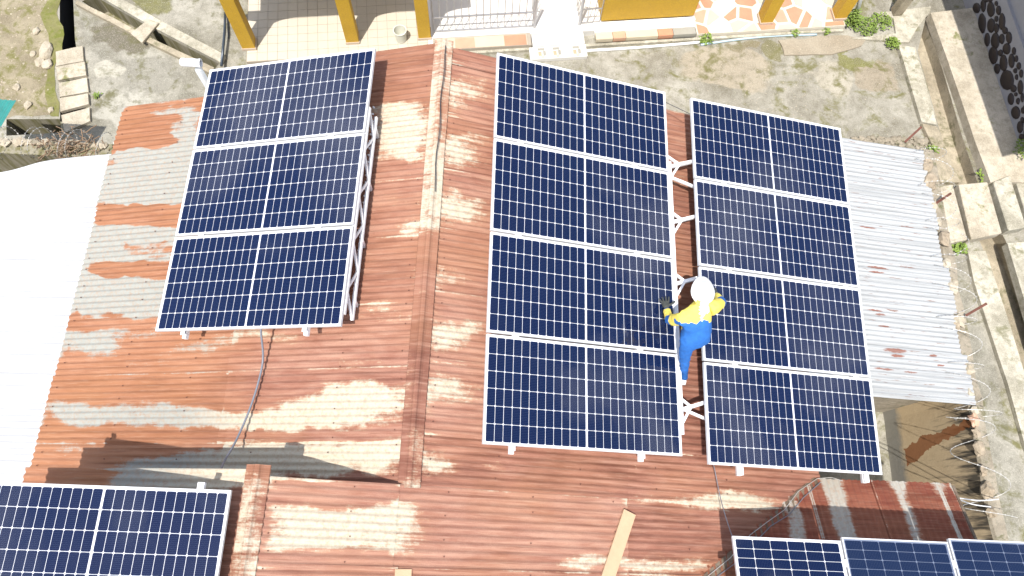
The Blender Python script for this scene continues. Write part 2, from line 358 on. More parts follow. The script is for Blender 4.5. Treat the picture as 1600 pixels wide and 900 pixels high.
def inside(p, poly):
    c = False; n = len(poly)
    for i in range(n):
        a, b = poly[i], poly[(i + 1) % n]
        if (a[1] > p[1]) != (b[1] > p[1]) and p[0] < (b[0] - a[0]) * (p[1] - a[1]) / (b[1] - a[1]) + a[0]: c = not c
    return c
def pxp(pts, z=0.0): return [tuple(at(x, y, z)[:2]) for x, y in pts]
def blob(c, r, seed, n=2, flat=1.0, amp=.25):
    """uneven stone: a deformed icosphere"""
    bm = bmesh.new(); bmesh.ops.create_icosphere(bm, subdivisions=n, radius=1)
    rx, ry, rz = r if isinstance(r, (tuple, list)) else (r, r, r * flat)
    mb = MB()
    vs = []
    for v in bm.verts:
        k = 1 + amp * noise.noise(v.co * 1.3 + V((seed * 3.1, seed * 1.7, seed)))*1.3
        vs.append(V(c) + V((v.co.x * rx, v.co.y * ry, v.co.z * rz)) * k)
    mb.add(vs, [tuple(v.index for v in f.verts) for f in bm.faces]); bm.free(); return mb

# ------------------------------------------------------------------ ground with open drains
chanL = pxp([(93, -60), (112, -60), (117, 60), (137, 190), (94, 190)])
chanW = pxp([(10, 186), (94, 186), (96, 207), (10, 212)])
chanD = pxp([(128, 2), (150, -8), (245, 47), (345, 97), (335, 108), (240, 66), (180, 36)])
# right drain: left lip and right foot, top to bottom of the picture
RK = [(1432, 82), (1448, 140), (1471, 225), (1500, 310), (1545, 420), (1590, 560), (1622, 660), (1660, 800)]
RFm = [(1436, 42), (1462, 120), (1492, 225), (1520, 310), (1558, 385), (1612, 540), (1650, 650), (1700, 800)]
chanR = [tuple(at(x, y, -.05)[:2]) for x, y in RK] + [tuple(at(x, y, -.25)[:2]) for x, y in RFm[::-1]]
holes = [chanL, chanW, chanD, chanR]
def ground_sheet():
    B = 900.0
    vs = [V((-B, -B)), V((B, -B)), V((B, B)), V((-B, B))]; es = [(0, 1), (1, 2), (2, 3), (3, 0)]
    for h in holes:
        b = len(vs); vs += [V(p) for p in h]; es += [(b + i, b + (i + 1) % len(h)) for i in range(len(h))]
    for gx in range(-14, 15, 2):
        for gy in range(-6, 19, 2): vs.append(V((gx + .01, gy + .013)))
    ov, oe, of, *_ = delaunay_2d_cdt(vs, es, [], 0, 1e-5)
    mb = MB(); fs = []
    for f in of:
        c = sum((ov[i] for i in f), V((0, 0))) / len(f)
        if any(inside(c, h) for h in holes): continue
        fs.append(tuple(f))
    mb.add([(p.x, p.y, 0) for p in ov], fs)
    return struct(mb.build('ground', 'yard'))
ground_sheet()
def channel(poly, depth, mat_):
    mb = MB(); n = len(poly)
    a = sum(poly[i][0] * poly[(i + 1) % n][1] - poly[(i + 1) % n][0] * poly[i][1] for i in range(n))
    p = poly if a > 0 else poly[::-1]
    ov, oe, of, *_ = delaunay_2d_cdt([V(q) for q in p], [(i, (i + 1) % n) for i in range(n)], [], 1, 1e-5)
    mb.add([(q.x, q.y, -depth) for q in ov], [tuple(f) for f in of])
    mb.add([(x, y, -depth) for x, y in p] + [(x, y, 0) for x, y in p], [((i + 1) % n, i, n + i, n + (i + 1) % n) for i in range(n)])
    return struct(mb.build('drain_channel', mat_))
channel(chanL, .6, 'drain_black'); channel(chanW, .7, 'moss_wall'); channel(chanD, .5, 'moss_wall'); channel(chanR, .27, 'kerb_tan')
def sheet(name, pts, z, mat_, thick=0.0):
    mb = MB()
    if thick: mb.prism(pts, z - thick, z)
    else:
        a = sum(pts[i][0] * pts[(i + 1) % len(pts)][1] - pts[(i + 1) % len(pts)][0] * pts[i][1] for i in range(len(pts)))
        p = pts if a > 0 else pts[::-1]
        mb.add([(x, y, z) for x, y in p], [tuple(range(len(p)))])
    return struct(mb.build(name, mat_))
def rough_line(pts, n=6, amp=.05, seed=0):
    out = []
    for i in range(len(pts)):
        a, b = V(pts[i]), V(pts[(i + 1) % len(pts)])
        for k in range(n):
            q = a.lerp(b, k / n); d = noise.noise_vector(V((q.x * 2.1, q.y * 2.1, seed))) * amp
            out.append((q.x + d.x, q.y + d.y))
    return out
sheet('dirt_yard', rough_line(pxp([(-260, -60), (90, -60), (92, 75), (84, 100), (90, 184), (8, 184), (-260, 190)]), 6, .12), .004, 'dirt')
sheet('yard_pavement', rough_line(pxp([(137, 76), (120, 12), (180, 41), (240, 74), (332, 120), (420, 215), (260, 260), (142, 240), (139, 186)]), 5, .03), .004, 'yard_l')
sheet('yard_pavement', rough_line(pxp([(160, -40), (350, -60), (380, 92), (346, 92), (250, 40)]), 5, .03), .004, 'yard_l')
sheet('moss_strip', rough_line(pxp([(70, -40), (92, -40), (95, 60), (84, 100), (92, 184), (78, 184), (76, 90)]), 8, .2, 8), .007, 'moss')
sheet('concrete_patch', rough_line(pxp([(1215, 64), (1320, 56), (1352, 62), (1345, 72), (1300, 84), (1225, 88)]), 5, .08, 5), .03, 'patch', .03)
sheet('outer_footpath', pxp([(1472, 395), (1512, 395), (1545, 520), (1570, 650), (1610, 800), (1560, 900), (1450, 900)]), .006, 'yard_l')

# ------------------------------------------------------------------ drain kerbs and slabs
def strip(name, L, Rr, z0, z1, zp, mat_, label, cat, group=None):
    """kerb strip between two pixel polylines seen at height zp"""
    a = [at(x, y, zp) for x, y in L]; b = [at(x, y, zp) for x, y in Rr]
    mb = MB(); mb.prism([(p.x, p.y) for p in a] + [(p.x, p.y) for p in b[::-1]], z0, z1)
    o = mb.build(name, mat_); return tag(o, label, cat, group)
def strip_seg(L, Rr, z0, z1, zp, mat_, lab, group):
    o = strip('drain_kerb', L, Rr, z0, z1, zp, mat_, lab, 'kerb', group); return o
strip_seg([(1404, 70), (1422, 130), (1440, 190)], [(1430, 74), (1447, 130), (1464, 195)], .001, .10, .10, 'kerb', 'pale lichen-spotted kerb between mossy yard and upper right drain', 'kerbs of the drains')
strip_seg([(1441, 193), (1456, 225), (1463, 262), (1470, 285)], [(1465, 198), (1475, 225), (1492, 265), (1500, 285)], .001, .09, .09, 'kerb_tan', 'broken tan kerb by the end of the white sheet roof', 'kerbs of the drains')
strip_seg([(1454, 20), (1480, 92), (1500, 150), (1524, 222), (1548, 285)], [(1521, 12), (1545, 84), (1566, 148), (1592, 225), (1615, 285)], .001, .2, .2, 'slab', 'broad pale concrete apron below the dark stone wall', 'kerbs of the drains')
strip_seg([(1370, 20), (1396, 28), (1400, 52), (1330, 60)], [(1455, 10), (1452, 20), (1434, 42), (1420, 66)], .001, .05, .05, 'kerb', 'short concrete landing slab beside the tall weeds', 'kerbs of the drains')
strip_seg([(1512, 392), (1522, 440), (1548, 520), (1575, 600), (1600, 690), (1640, 800)], [(1540, 392), (1556, 440), (1582, 520), (1606, 600), (1634, 690), (1680, 800)], .01, .09, .09, 'kerb', 'long pale kerb along the outer footpath', 'kerbs of the drains')
strip_seg([(1574, 380), (1592, 440), (1622, 540), (1660, 640)], [(1640, 375), (1660, 440), (1690, 540), (1730, 640)], .001, .16, .16, 'kerb', 'pale concrete bank at the right edge of the picture', 'kerbs of the drains')
# blocks around the crossing
for (pts, z1, z0, m, lab) in (
    ([(1462, 292), (1489, 288), (1512, 374), (1484, 380)], .22, .001, 'slab', 'cream concrete block beside the drain under the rusty bar'),
    ([(1498, 288), (1543, 284), (1566, 364), (1518, 374)], .26, .05, 'slab', 'thick pitted slab bridging the right drain'),
    ([(1552, 284), (1578, 274), (1604, 355), (1576, 360)], .24, .001, 'kerb', 'pale stepped block right of the bridging slab'),
    ([(1584, 272), (1640, 262), (1660, 350), (1610, 356)], .16, .001, 'kerb', 'low outer step at the right edge beside the slab')):
    mb = MB(); mb.prism(pxp(pts, z1), z0, z1); tag(mb.build('concrete_block', m, bevel=.012), lab, 'concrete block', 'blocks at the drain crossing')
# left side: kerbs of the diagonal drain, its cover, and cover slabs
strip_seg([(119, 8), (178, 39), (236, 70), (300, 101), (330, 117)], [(122, 3), (182, 32), (240, 63), (304, 93), (336, 108)], .001, .10, .05, 'kerb_tan', 'thin worn kerb on the near side of the diagonal drain', 'kerbs of the drains')
strip_seg([(148, -8), (246, 48), (346, 100)], [(165, -14), (258, 38), (352, 88)], .001, .12, .06, 'kerb', 'wide pale kerb on the far side of the diagonal drain', 'kerbs of the drains')
mb = MB(); mb.prism(pxp([(204, 52), (232, 30), (248, 36), (222, 67)], .16), .11, .17)
tag(mb.build('drain_cover', 'slab', bevel=.01), 'concrete cover slab lying across the diagonal drain', 'drain cover', 'drain cover slabs')
SL = [[(86, 80), (129, 72), (131, 95), (88, 103)], [(88, 105), (132, 97), (135, 118), (90, 126)], [(92, 129), (135, 121), (138, 143), (94, 151)], [(94, 154), (138, 146), (139, 163), (95, 176)], [(97, 179), (139, 168), (141, 190), (100, 206)]]
for k, (p, nm) in enumerate(zip(SL, ('first', 'second', 'third', 'fourth, cracked', 'last, littered'))):
    mb = MB(); mb.prism(rough_line(pxp(p, .06), 3, .02, k), .004, .06 + .012 * (k % 2))
    tag(mb.build('drain_cover', 'slab'), f'{nm} of the row of cover slabs running down from the black drain', 'drain cover', 'drain cover slabs')

# ------------------------------------------------------------------ corrugated sheet
def corr_sheet(o, ex, ey, n, length, width, parent, mat_, pitch=.076, amp=.0095, dl=.1, seg=6, palefn=None, skew=0.0, phase=0.0, name='roof_sheet', wob=.007, jit=.012, sweep=None):
    mb = MB(); nw = max(2, int(round(width / pitch * seg))); nl = max(1, int(math.ceil(length / dl)))
    vs = []; pale = []; sd = random.random() * 50
    j0 = random.uniform(-jit, jit); j1 = random.uniform(-jit, jit)
    for j in range(nl + 1):
        for i in range(nw + 1):
            a = j / nl; b = width * i / nw
            L0 = length * a + skew * b / width * (1 - a) + (j0 * (1 - a) + j1 * a)
            q = o + ex * L0 + ey * (b + (sweep(L0) * (1 - b / width) if sweep else 0))
            hgt = amp * math.sin(2 * math.pi * b / pitch + phase) + wob * noise.noise(V((q.x * .9, q.y * .9, sd)))
            q = q + n * hgt; vs.append(q)
            if palefn: pale.append(palefn(q) + .55 * max(0, 1 - min(abs(b - .015), abs(b - width + .015)) / .018) * (.6 + .8 * noise.noise(V((q.x * 2, q.y, 3)))) + .4 * (j == nl) * (.5 + noise.noise(V((q.x * 3, q.y * 6, 3)))))
    fs = [(j * (nw + 1) + i, j * (nw + 1) + i + 1, (j + 1) * (nw + 1) + i + 1, (j + 1) * (nw + 1) + i) for j in range(nl) for i in range(nw)]
    if (ex.cross(ey)).dot(n) < 0: fs = [f[::-1] for f in fs]
    mb.add(vs, fs); mb.pale = pale or None
    # fs orientation: (j,i)->(j,i+1) is ey, then ex ; normal = ey x ex
    mb.f = [f[::-1] for f in mb.f]
    return mb.build(name, mat_, parent, smooth=True)

# pale (still galvanised) areas of the roofs: (x0, x1, y0, y1, weight) where they show in the photograph
PALE = [(660, 674, 250, 760, .55), (690, 704, 70, 340, .8), (655, 690, 340, 760, .35), (405, 425, 740, 900, .6),
        (584, 664, 160, 252, 1.6), (690, 775, 120, 165, .7), (690, 772, 205, 262, .8), (688, 770, 300, 350, .9), (690, 768, 370, 384, .4),
        (670, 765, 420, 452, .5), (672, 765, 500, 550, 1.0), (665, 760, 590, 628, .85), (500, 645, 598, 648, 1.15), (430, 560, 618, 662, 1.05), (300, 470, 640, 668, 1.1), (110, 330, 630, 672, 1.2), (330, 645, 652, 672, .8), (360, 640, 690, 722, .8),
        (180, 420, 716, 765, 1.5), (400, 540, 700, 745, 1.5), (560, 640, 692, 745, .9), (80, 150, 685, 715, .75), (300, 400, 700, 720, .6),
        (425, 658, 788, 862, 1.25), (860, 1130, 868, 895, .95), (990, 1125, 772, 790, .8), (1100, 1215, 770, 798, 1.25), (660, 725, 712, 740, .75), (755, 795, 712, 738, .7),
        (200, 315, 232, 262, 1.3), (160, 300, 262, 318, 1.45), (240, 322, 165, 240, 1.5), (150, 320, 228, 318, 1.0), (100, 290, 340, 500, .9), (130, 290, 358, 408, 1.4), (120, 262, 432, 488, 1.45), (105, 185, 508, 556, 1.4), (185, 262, 503, 530, .9), (150, 300, 240, 262, .9),
        (75, 122, 620, 662, 1.2), (275, 352, 530, 556, .95), (345, 485, 515, 533, .9), (222, 262, 545, 578, .75), (178, 212, 558, 578, .7), (285, 312, 572, 592, .8), (500, 612, 552, 582, .55),
        (1045, 1075, 262, 300, 1.1), (560, 640, 470, 512, .6), (620, 662, 340, 372, .9), (585, 660, 300, 330, .4), (585, 650, 262, 285, .35), (1060, 1075, 560, 590, .6), (800, 1100, 815, 830, .3), (900, 960, 740, 752, .4)]
NOPALE = [(165, 262, 180, 236, 1.7), (160, 295, 246, 262, .8), (145, 285, 322, 352, 1.7), (200, 280, 378, 402, 1.2), (150, 272, 408, 434, 1.7), (90, 240, 490, 515, .5), (590, 665, 85, 158, .8), (150, 220, 372, 384, .5)]
def soft(v, a, b, s): return max(0, min(1, (v - a) / s + .5)) * max(0, min(1, (b - v) / s + .5))
def pale_main(q):
    x, y = pix(q); x += 26 * noise.noise(V((q.x * 2.2, q.y * 3, 1))) + 9 * noise.noise(V((q.x * 9, q.y * 9, 1))); y += 13 * noise.noise(V((q.x * 2.0, q.y * 1.5, 7))) + 7 * noise.noise(V((q.x * 8, q.y * 5, 2)))
    v = .17
    for a, b, c, d, k in PALE:
        if a - 30 < x < b + 30 and c - 14 < y < d + 14: v += .52 * min(k, 1.3) * soft(x, a, b, 55) * soft(y, c, d, 22)
    for a, b, c, d, k in NOPALE:
        if a - 12 < x < b + 12 and c - 12 < y < d + 12: v -= .6 * k * soft(x, a, b, 14) * soft(y, c, d, 10)
    return v

# ------------------------------------------------------------------ main house
SLP = math.radians(16.1); cs, sn = math.cos(SLP), math.sin(SLP)
RX, RZ = -.78, 4.83                                   # main ridge
R2X = -2.16; R2Z = RZ + (RX - R2X) * math.tan(SLP)    # higher ridge of the near wing
nL, nR = V((-sn, 0, cs)), V((sn, 0, cs)); dL, dR = V((-cs, 0, -sn)), V((cs, 0, -sn))
def roofR(x, y, off=0.0): return V((x, y, RZ - (x - RX) * math.tan(SLP))) + nR * off
house = thing('rust_roofed_house', 'long house under rusty corrugated gable roofs carrying the solar arrays', 'house', (0, 3, 0))
Wd = .76
def slope(rx, rz, d, n, total, y0, y1, splits, mat_, parent, rear=None):
    """sheets from y0 (far) to y1 (near); side laps alternate a few mm"""
    ny = int(math.ceil((y0 - y1) / Wd)); k = 0
    for r in range(ny):
        ya = y0 - r * Wd; wdt = min(Wd + .06, ya - y1 + .03)
        if wdt < .12: continue
        cut = [0] + [s + random.uniform(-.12, .12) for s in splits] + [total]
        for c in range(len(cut) - 1):
            l0 = cut[c] - (.0 if c == 0 else .1); ln = cut[c + 1] - l0
            o = V((rx, ya, rz)) + d * l0 + n * (.004 + .005 * (len(cut) - c) + .0035 * (r % 2))
            sk = 0.0
            corr_sheet(o, d, V((0, -1, 0)), n, ln, wdt, parent, mat_, palefn=pale_main, skew=sk, phase=random.random() * .5)
            k += 1
slope(RX, RZ, dL, nL, 4.68, 5.62, .60, [2.25], 'rust', house)
slope(RX, RZ, dR, nR, 4.98, 5.72, .60, [2.45], 'rust', house)
slope(R2X, R2Z, dR, nR, 6.42, .60, -1.3, [1.42, 3.9], 'rust', house)
slope(R2X, R2Z, dL, nL, 2.7, .66, -1.3, [1.5], 'rust', house)
# the far gable strips run a little askew (the far edge is not square)
corr_sheet(V((RX, 5.95, RZ)) + nL * .02, dL, V((0, -1, 0)), nL, 1.9, .36, house, 'rust', palefn=pale_main)
corr_sheet(V((RX, 5.90, RZ)) + nR * .02, dR, V((0, -1, 0)), nR, 2.0, .25, house, 'rust', palefn=pale_main)
def ridge_cap(x, z, y0, y1, parent, mat_='rust'):
    n = max(1, round((y0 - y1) / 1.75)); st = (y0 - y1) / n
    for k in range(n):
        a, b = y0 - k * st, y0 - (k + 1) * st - .05; mb = MB(); prof = []
        up = .012 + .004 * (k % 2)
        for t in (-.115, -.11, -.055, -.035, -.02, 0, .02, .035, .055, .11, .115):
            zz = z - abs(t) * math.tan(SLP) + up + (.018 if abs(t) < .03 else .006 if abs(t) < .05 else 0) + .012 - (.008 if abs(t) > .112 else 0)
            prof.append((x + t, zz))
        ny = 14; vs = []; pale = []
        for j in range(ny + 1):
            yy = a + (b - a) * j / ny
            for (px_, zz) in prof:
                q = V((px_ + .008 * noise.noise(V((yy, px_, 3))), yy, zz + .004 * noise.noise(V((yy * 2, px_ * 4, 9))))); vs.append(q)
                pale.append((.62 if yy > 3.4 or yy < .6 else .38) + .30 * noise.noise(V((px_ * 5, yy * 1.2, 4))))
        m_ = len(prof)
        mb.add(vs, [(j * m_ + i, (j + 1) * m_ + i, (j + 1) * m_ + i + 1, j * m_ + i + 1) for j in range(ny) for i in range(m_ - 1)]); mb.pale = pale
        mb.build('ridge_cap', mat_, parent, smooth=False)
ridge_cap(RX, RZ + .02, 5.98, .62, house); ridge_cap(R2X, R2Z + .02, .70, -1.3, house)
# walls below the roofs
mb = MB(); ye, yw = 5.35, -1.25
prof = [(-5.0, 0), (-5.0, 3.52), (RX, 4.70), (3.75, 3.42), (3.75, 0)]
mb.add([(x, ye, z) for x, z in prof] + [(x, .45, z) for x, z in prof], [(0, 1, 2, 3, 4)[::-1], (5, 6, 7, 8, 9)] + [(i, 5 + i, 5 + (i + 1) % 5, (i + 1) % 5) for i in (0, 3)])
mb.build('wall', 'brick_block', house)
mb = MB(); prof = [(-4.5, 0), (-4.5, 4.42), (R2X, 5.10), (3.75, 3.42), (3.75, 0)]
mb.add([(x, .42, z) for x, z in prof] + [(x, yw, z) for x, z in prof], [(0, 1, 2, 3, 4)[::-1], (5, 6, 7, 8, 9)] + [(i, 5 + i, 5 + (i + 1) % 5, (i + 1) % 5) for i in (0, 3)])
mb.build('wall', 'brick_block', house)
mb = MB()   # barge boards at the open edges
mb.bar(V((RX, 5.60, RZ - .07)) , V((RX, 5.60, RZ - .07)) + dL * 4.5, .03, .1, nL); mb.build('barge_board', 'wood', house)
mb = MB(); mb.bar(V((RX, 5.60, RZ - .07)), V((RX, 5.60, RZ - .07)) + dR * 4.8, .03, .1, nR); mb.build('barge_board', 'wood', house)
mb = MB(); mb.tube([V((RX + .03, 5.85, RZ + .083))] + [V((RX + .03 + .012 * math.sin(k * 1.3), 5.7 - k * .17, RZ + .085)) for k in range(12)], .005, 6)
tag(mb.build('ridge_wire', 'cable'), 'thin black wire lying along the main roof ridge', 'wire')

mb = MB(); random.seed(3)
for (rx, rz, d_, n_, tot, ya, yb) in ((RX, RZ, dL, nL, 4.6, 5.55, .65), (RX, RZ, dR, nR, 4.9, 5.65, .65), (R2X, R2Z, dR, nR, 6.3, .55, -.6)):
    for q in [.18] + [.9 + .92 * k for k in range(int((tot - .9) / .92) + 1)]:
        y = ya
        while y > yb:
            p = V((rx, y, rz)) + d_ * (q + random.uniform(-.02, .02)) + n_ * .026
            mb.obox(p, d_, V((0, 1, 0)), n_, .011, .011, .008); y -= .076 * random.choice((2, 3, 3, 4))
o = mb.build('roof_nails', 'rebar', house); o['kind'] = 'stuff'
# ------------------------------------------------------------------ small roof with the valley
SS = math.radians(22.5); cS, sS = math.cos(SS), math.sin(SS)
E0 = V((3.94, .93, 3.472)); nS = V((0, sS, cS)); dS = V((0, -cS, sS))
small = thing('low_wing_roof', 'low wing roof of shade-darkened red rusted sheets with pale stripes below the lower right panels', 'roof', (4.6, 0, 0))
xr = onpl(1487, 762, E0, nS).x
def pale_small(q):
    x = q.x; v = .1
    for c, wd_, k in ((4.13, .13, 1.5), (4.93, .07, 1.35), (5.42, .06, .9), (3.55, .12, 1.2), (3.85, .07, .5)):
        v += .5 * k * soft(x + .05 * noise.noise(q * 3), c - wd_, c + wd_, .12)
    return v + .25 * max(0, 1 - (.95 - q.y) / .2) * (1 if x > 4.6 else .3)
x = 2.2; k = 0
while x < xr - .1:
    wdt = min(.80, xr - x)
    corr_sheet(V((x, E0.y + .02, E0.z)) + nS * (.006 + .005 * (k % 2)), dS, V((1, 0, 0)), nS, 1.35, wdt + (.05 if x + wdt < xr - .05 else 0), small, 'rust_shade', palefn=pale_small, dl=.09)
    x += wdt; k += 1
mb = MB()
mb.prism([(4.02, .80), (xr - .12, .80), (xr - .12, -1.2), (4.02, -1.2)], 0, 3.40)
mb.build('wall', 'brick_block', small)
mb = MB(); mb.bar(V((xr + .01, E0.y, E0.z + .012)), V((xr + .01, E0.y, E0.z + .012)) + dS * 1.35, .03, .035, nS); mb.build('edge_trim', 'flash', small)
val = [onpl(x, y, V((RX, 0, RZ)) + nR * .03, nR) for x, y in ((1278, 750), (1250, 772), (1225, 797), (1200, 818), (1175, 840), (1140, 872), (1100, 908))]
mb = MB(); vs = []
for i, p in enumerate(val):
    d = (val[min(i + 1, 6)] - val[max(i - 1, 0)]).normalized(); sd = V((-d.y, d.x, 0)) * -1
    for t in (-.05, -.02, .02, .05):
        q = p + sd * t + V((0, 0, .012 * noise.noise(V((i * 1.7, t * 9, 2)))))
        q.z = max(RZ - (q.x - RX) * math.tan(SLP), E0.z + (E0.y - q.y) * math.tan(SS)) + .018 + .012 * noise.noise(V((i * 1.7, t * 9, 2)))
        vs.append(q)
mb.add(vs, [(i * 4 + j, i * 4 + j + 1, i * 4 + 5 + j, i * 4 + 4 + j)[::-1] for i in range(6) for j in range(3)])
mb.build('valley_flashing', 'flash', small)
for k, (off, r, m, lab) in enumerate(((.02, .004, 'wire', 'pale cable run along the roof valley'), (-.05, .005, 'cable_grey', 'grey cable run along the roof valley'))):
    mb = MB(); pts = []
    for i, p in enumerate(val):
        d = (val[min(i + 1, 6)] - val[max(i - 1, 0)]).normalized(); sd = V((d.y, -d.x, 0))
        q = p + sd * (off + .02 * math.sin(i * 2.1 + k)); q.z = max(RZ - (q.x - RX) * math.tan(SLP), E0.z + (E0.y - q.y) * math.tan(SS)) + .035; pts.append(q)
    if k == 0: pts = [val[0] + V((.3, .0, .0)), val[0] + V((.15, .03, .05))] + pts
    mb.tube(pts, r, 6); tag(mb.build('valley_cable', m), lab, 'cable', 'cables in the roof valley')

# ------------------------------------------------------------------ white sheet roofs left and right
lw = thing('white_roofed_shed', 'low shed under glaring white corrugated sheets left of the rusty roof', 'shed', (-7, 3, 0))
aL = math.radians(5); ddL = V((-math.cos(aL), 0, -math.sin(aL))); nnL = V((-math.sin(aL), 0, math.cos(aL)))
o0 = V((-5.0, 0, 3.16))
def lsurf(x, y): return onpl(x, y, o0, nnL)
ytop = lsurf(168, 240).y
yy = ytop; k = 0
while yy > -1.0:
    wdt = .78
    p = V((-5.0, yy, 3.16)) + nnL * (.01 * (k % 2))
    if k == 0:   # the far edge sweeps back at the outer corner
        sw_ = lambda L0: .10 * max(0, L0 - .5) + .16 / (1 + math.exp(-(L0 - 1.75) * 7)) - .05 * max(0, L0 - 2.1)
        corr_sheet(p, ddL, V((0, -1, 0)), nnL, 2.3, wdt + .05, lw, 'white_sheet', dl=.1, sweep=sw_, jit=0)
        corr_sheet(p + ddL * 2.2 - nnL * .008, ddL, V((0, -1, 0)), nnL, 2.2, wdt + .05, lw, 'white_sheet', dl=.1, sweep=lambda L0: sw_(L0 + 2.2), jit=0)
    else:
        corr_sheet(p, ddL, V((0, -1, 0)), nnL, 2.3, wdt + .05, lw, 'white_sheet', dl=.3); corr_sheet(p + ddL * 2.2 - nnL * .008, ddL, V((0, -1, 0)), nnL, 2.2, wdt + .05, lw, 'white_sheet', dl=.3)
    yy -= wdt; k += 1
mb = MB(); mb.box((-8.9, -1, 0), (-5.05, ytop - .5, 2.80)); mb.build('wall', 'brick_block', lw)

rw = thing('lean_to_shed', 'lean-to shed under streaky white corrugated sheets right of the arrays', 'shed', (5.5, 4.3, 0))
aR = math.radians(9.5); ddR = V((math.cos(aR), 0, -math.sin(aR))); nnR = V((math.sin(aR), 0, math.cos(aR)))
oR = V((7.0, 0, 2.04))
yt = 6.50; yb = 2.30; nsh = 6; ws = (yt - yb) / nsh
for k in range(nsh):
    ya = yt - k * ws; ext = (.0, .02, -.02, .05, .0, .08)[k]
    top = oR - ddR * 3.1; p = V((top.x, ya - .0, top.z)) + nnR * (.012 + .005 * (k % 2))
    corr_sheet(p, ddR, V((0, -1, 0)), nnR, 1.75, ws + .05, rw, 'white_sheet_r', dl=.35, amp=.010)
    corr_sheet(p + ddR * 1.65 - nnR * .007, ddR, V((0, -1, 0)), nnR, 1.45 + ext, ws + .05, rw, 'white_sheet_r', dl=.35, amp=.010)
mb = MB(); mb.prism([(4.1, 2.5), (6.9, 2.5), (6.9, 6.2), (4.1, 6.2)], 0, [2.40, 1.95, 1.95, 2.40]); mb.build('wall', 'brick_block', rw)

# ------------------------------------------------------------------ right boundary wall
bw = thing('boundary_wall', 'plastered boundary wall with painted-in dark wire shadows and a rusty run-off stain', 'wall', (7.1, 2.5, 0))
mb = MB(); ys = [6.55 - .35 * i for i in range(24)]; vs = []; nyy = len(ys)
for i, y in enumerate(ys):
    h = 2.0 + .05 * noise.noise(V((y * 1.7, 0, 0)))
    a = 7.0 + .02 * noise.noise(V((y * 2, 5, 0))); b = 7.24 + .05 * noise.noise(V((y * 2.3, 9, 0)))
    vs += [(a - .20, y, 0), (a, y, h - .04), (a + .03, y, h), (b - .03, y, h - .02), (b, y, h - .08), (b, y, 0)]
mb.add(vs, [(i * 6 + j, i * 6 + j + 1, i * 6 + 7 + j, i * 6 + 6 + j) for i in range(nyy - 1) for j in range(5)], 0)
mb.mi = [0 if (k % 5) < 1 else 1 for k in range(len(mb.f))]
mb.build('plastered_wall', ['wall_stain_shadow', 'brick_block'], bw)
for k, (x, y, r, m) in enumerate(((1448, 258, .13, 'stone'), (1452, 283, .17, 'stone'), (1474, 373, .14, 'stone'), (1487, 448, .12, 'stone_pale'), (1492, 440, .10, 'stone_pale'), (1500, 500, .12, 'stone_pale'), (1495, 508, .09, 'stone'), (1515, 575, .10, 'stone_pale'),
        (1520, 655, .11, 'salmon2'), (1525, 640, .08, 'stone_pale'), (1532, 700, .12, 'stone'), (1536, 735, .09, 'stone'), (1538, 765, .14, 'stone'), (1460, 320, .09, 'stone_pale'), (1468, 345, .08, 'stone_pale'), (1480, 410, .09, 'stone_pale'), (1512, 615, .09, 'stone_pale'), (1528, 675, .09, 'stone'), (1542, 800, .1, 'stone'))):
    p = at(x, y, 2.05); p.z = 2.0 + r * .25
    p.x = max(p.x, 7.02)
    b = blob(p, (r * .65, r * .85, r * .5), k + 3, 2, 1, .6); b.build('coping_stone', m, bw)

# ------------------------------------------------------------------ left boundary wall, teal sheet
w2 = thing('low_boundary_wall', 'mossy low wall with rubble along its top, behind the white roof', 'wall', (-8, 5.9, 0))
mb = MB(); mb.box((-11.5, 5.72, 0), (-5.6, 5.98, 1.9)); mb.build('mossy_wall', 'moss_wall', w2)
for k in range(26):
    px_ = 2 + k * 6.6; p = at(px_, 219 + 5 * math.sin(k * 2.2), 1.92); r = random.uniform(.05, .12)
    if p.x > -5.7: continue
    p.y = min(max(p.y, 5.74), 5.94); p.z = 1.9 + r * .2
    blob(p, (r, r * .8, r * .5), k + 40, 1, 1, .4).build('coping_stone', random.choice(['stone_pale', 'brick_block', 'stone_pale']), w2)
ts = thing('teal_roof_sheet', 'teal painted corrugated sheet at the left edge', 'roof sheet', at(0, 185, 2.0))
corr_sheet(at(25, 158, 2.0), V((-.25, -.97, -.05)).normalized(), V((-1, .02, 0)).normalized(), V((0, 0, 1)), .55, 1.4, ts, 'teal', dl=.3)

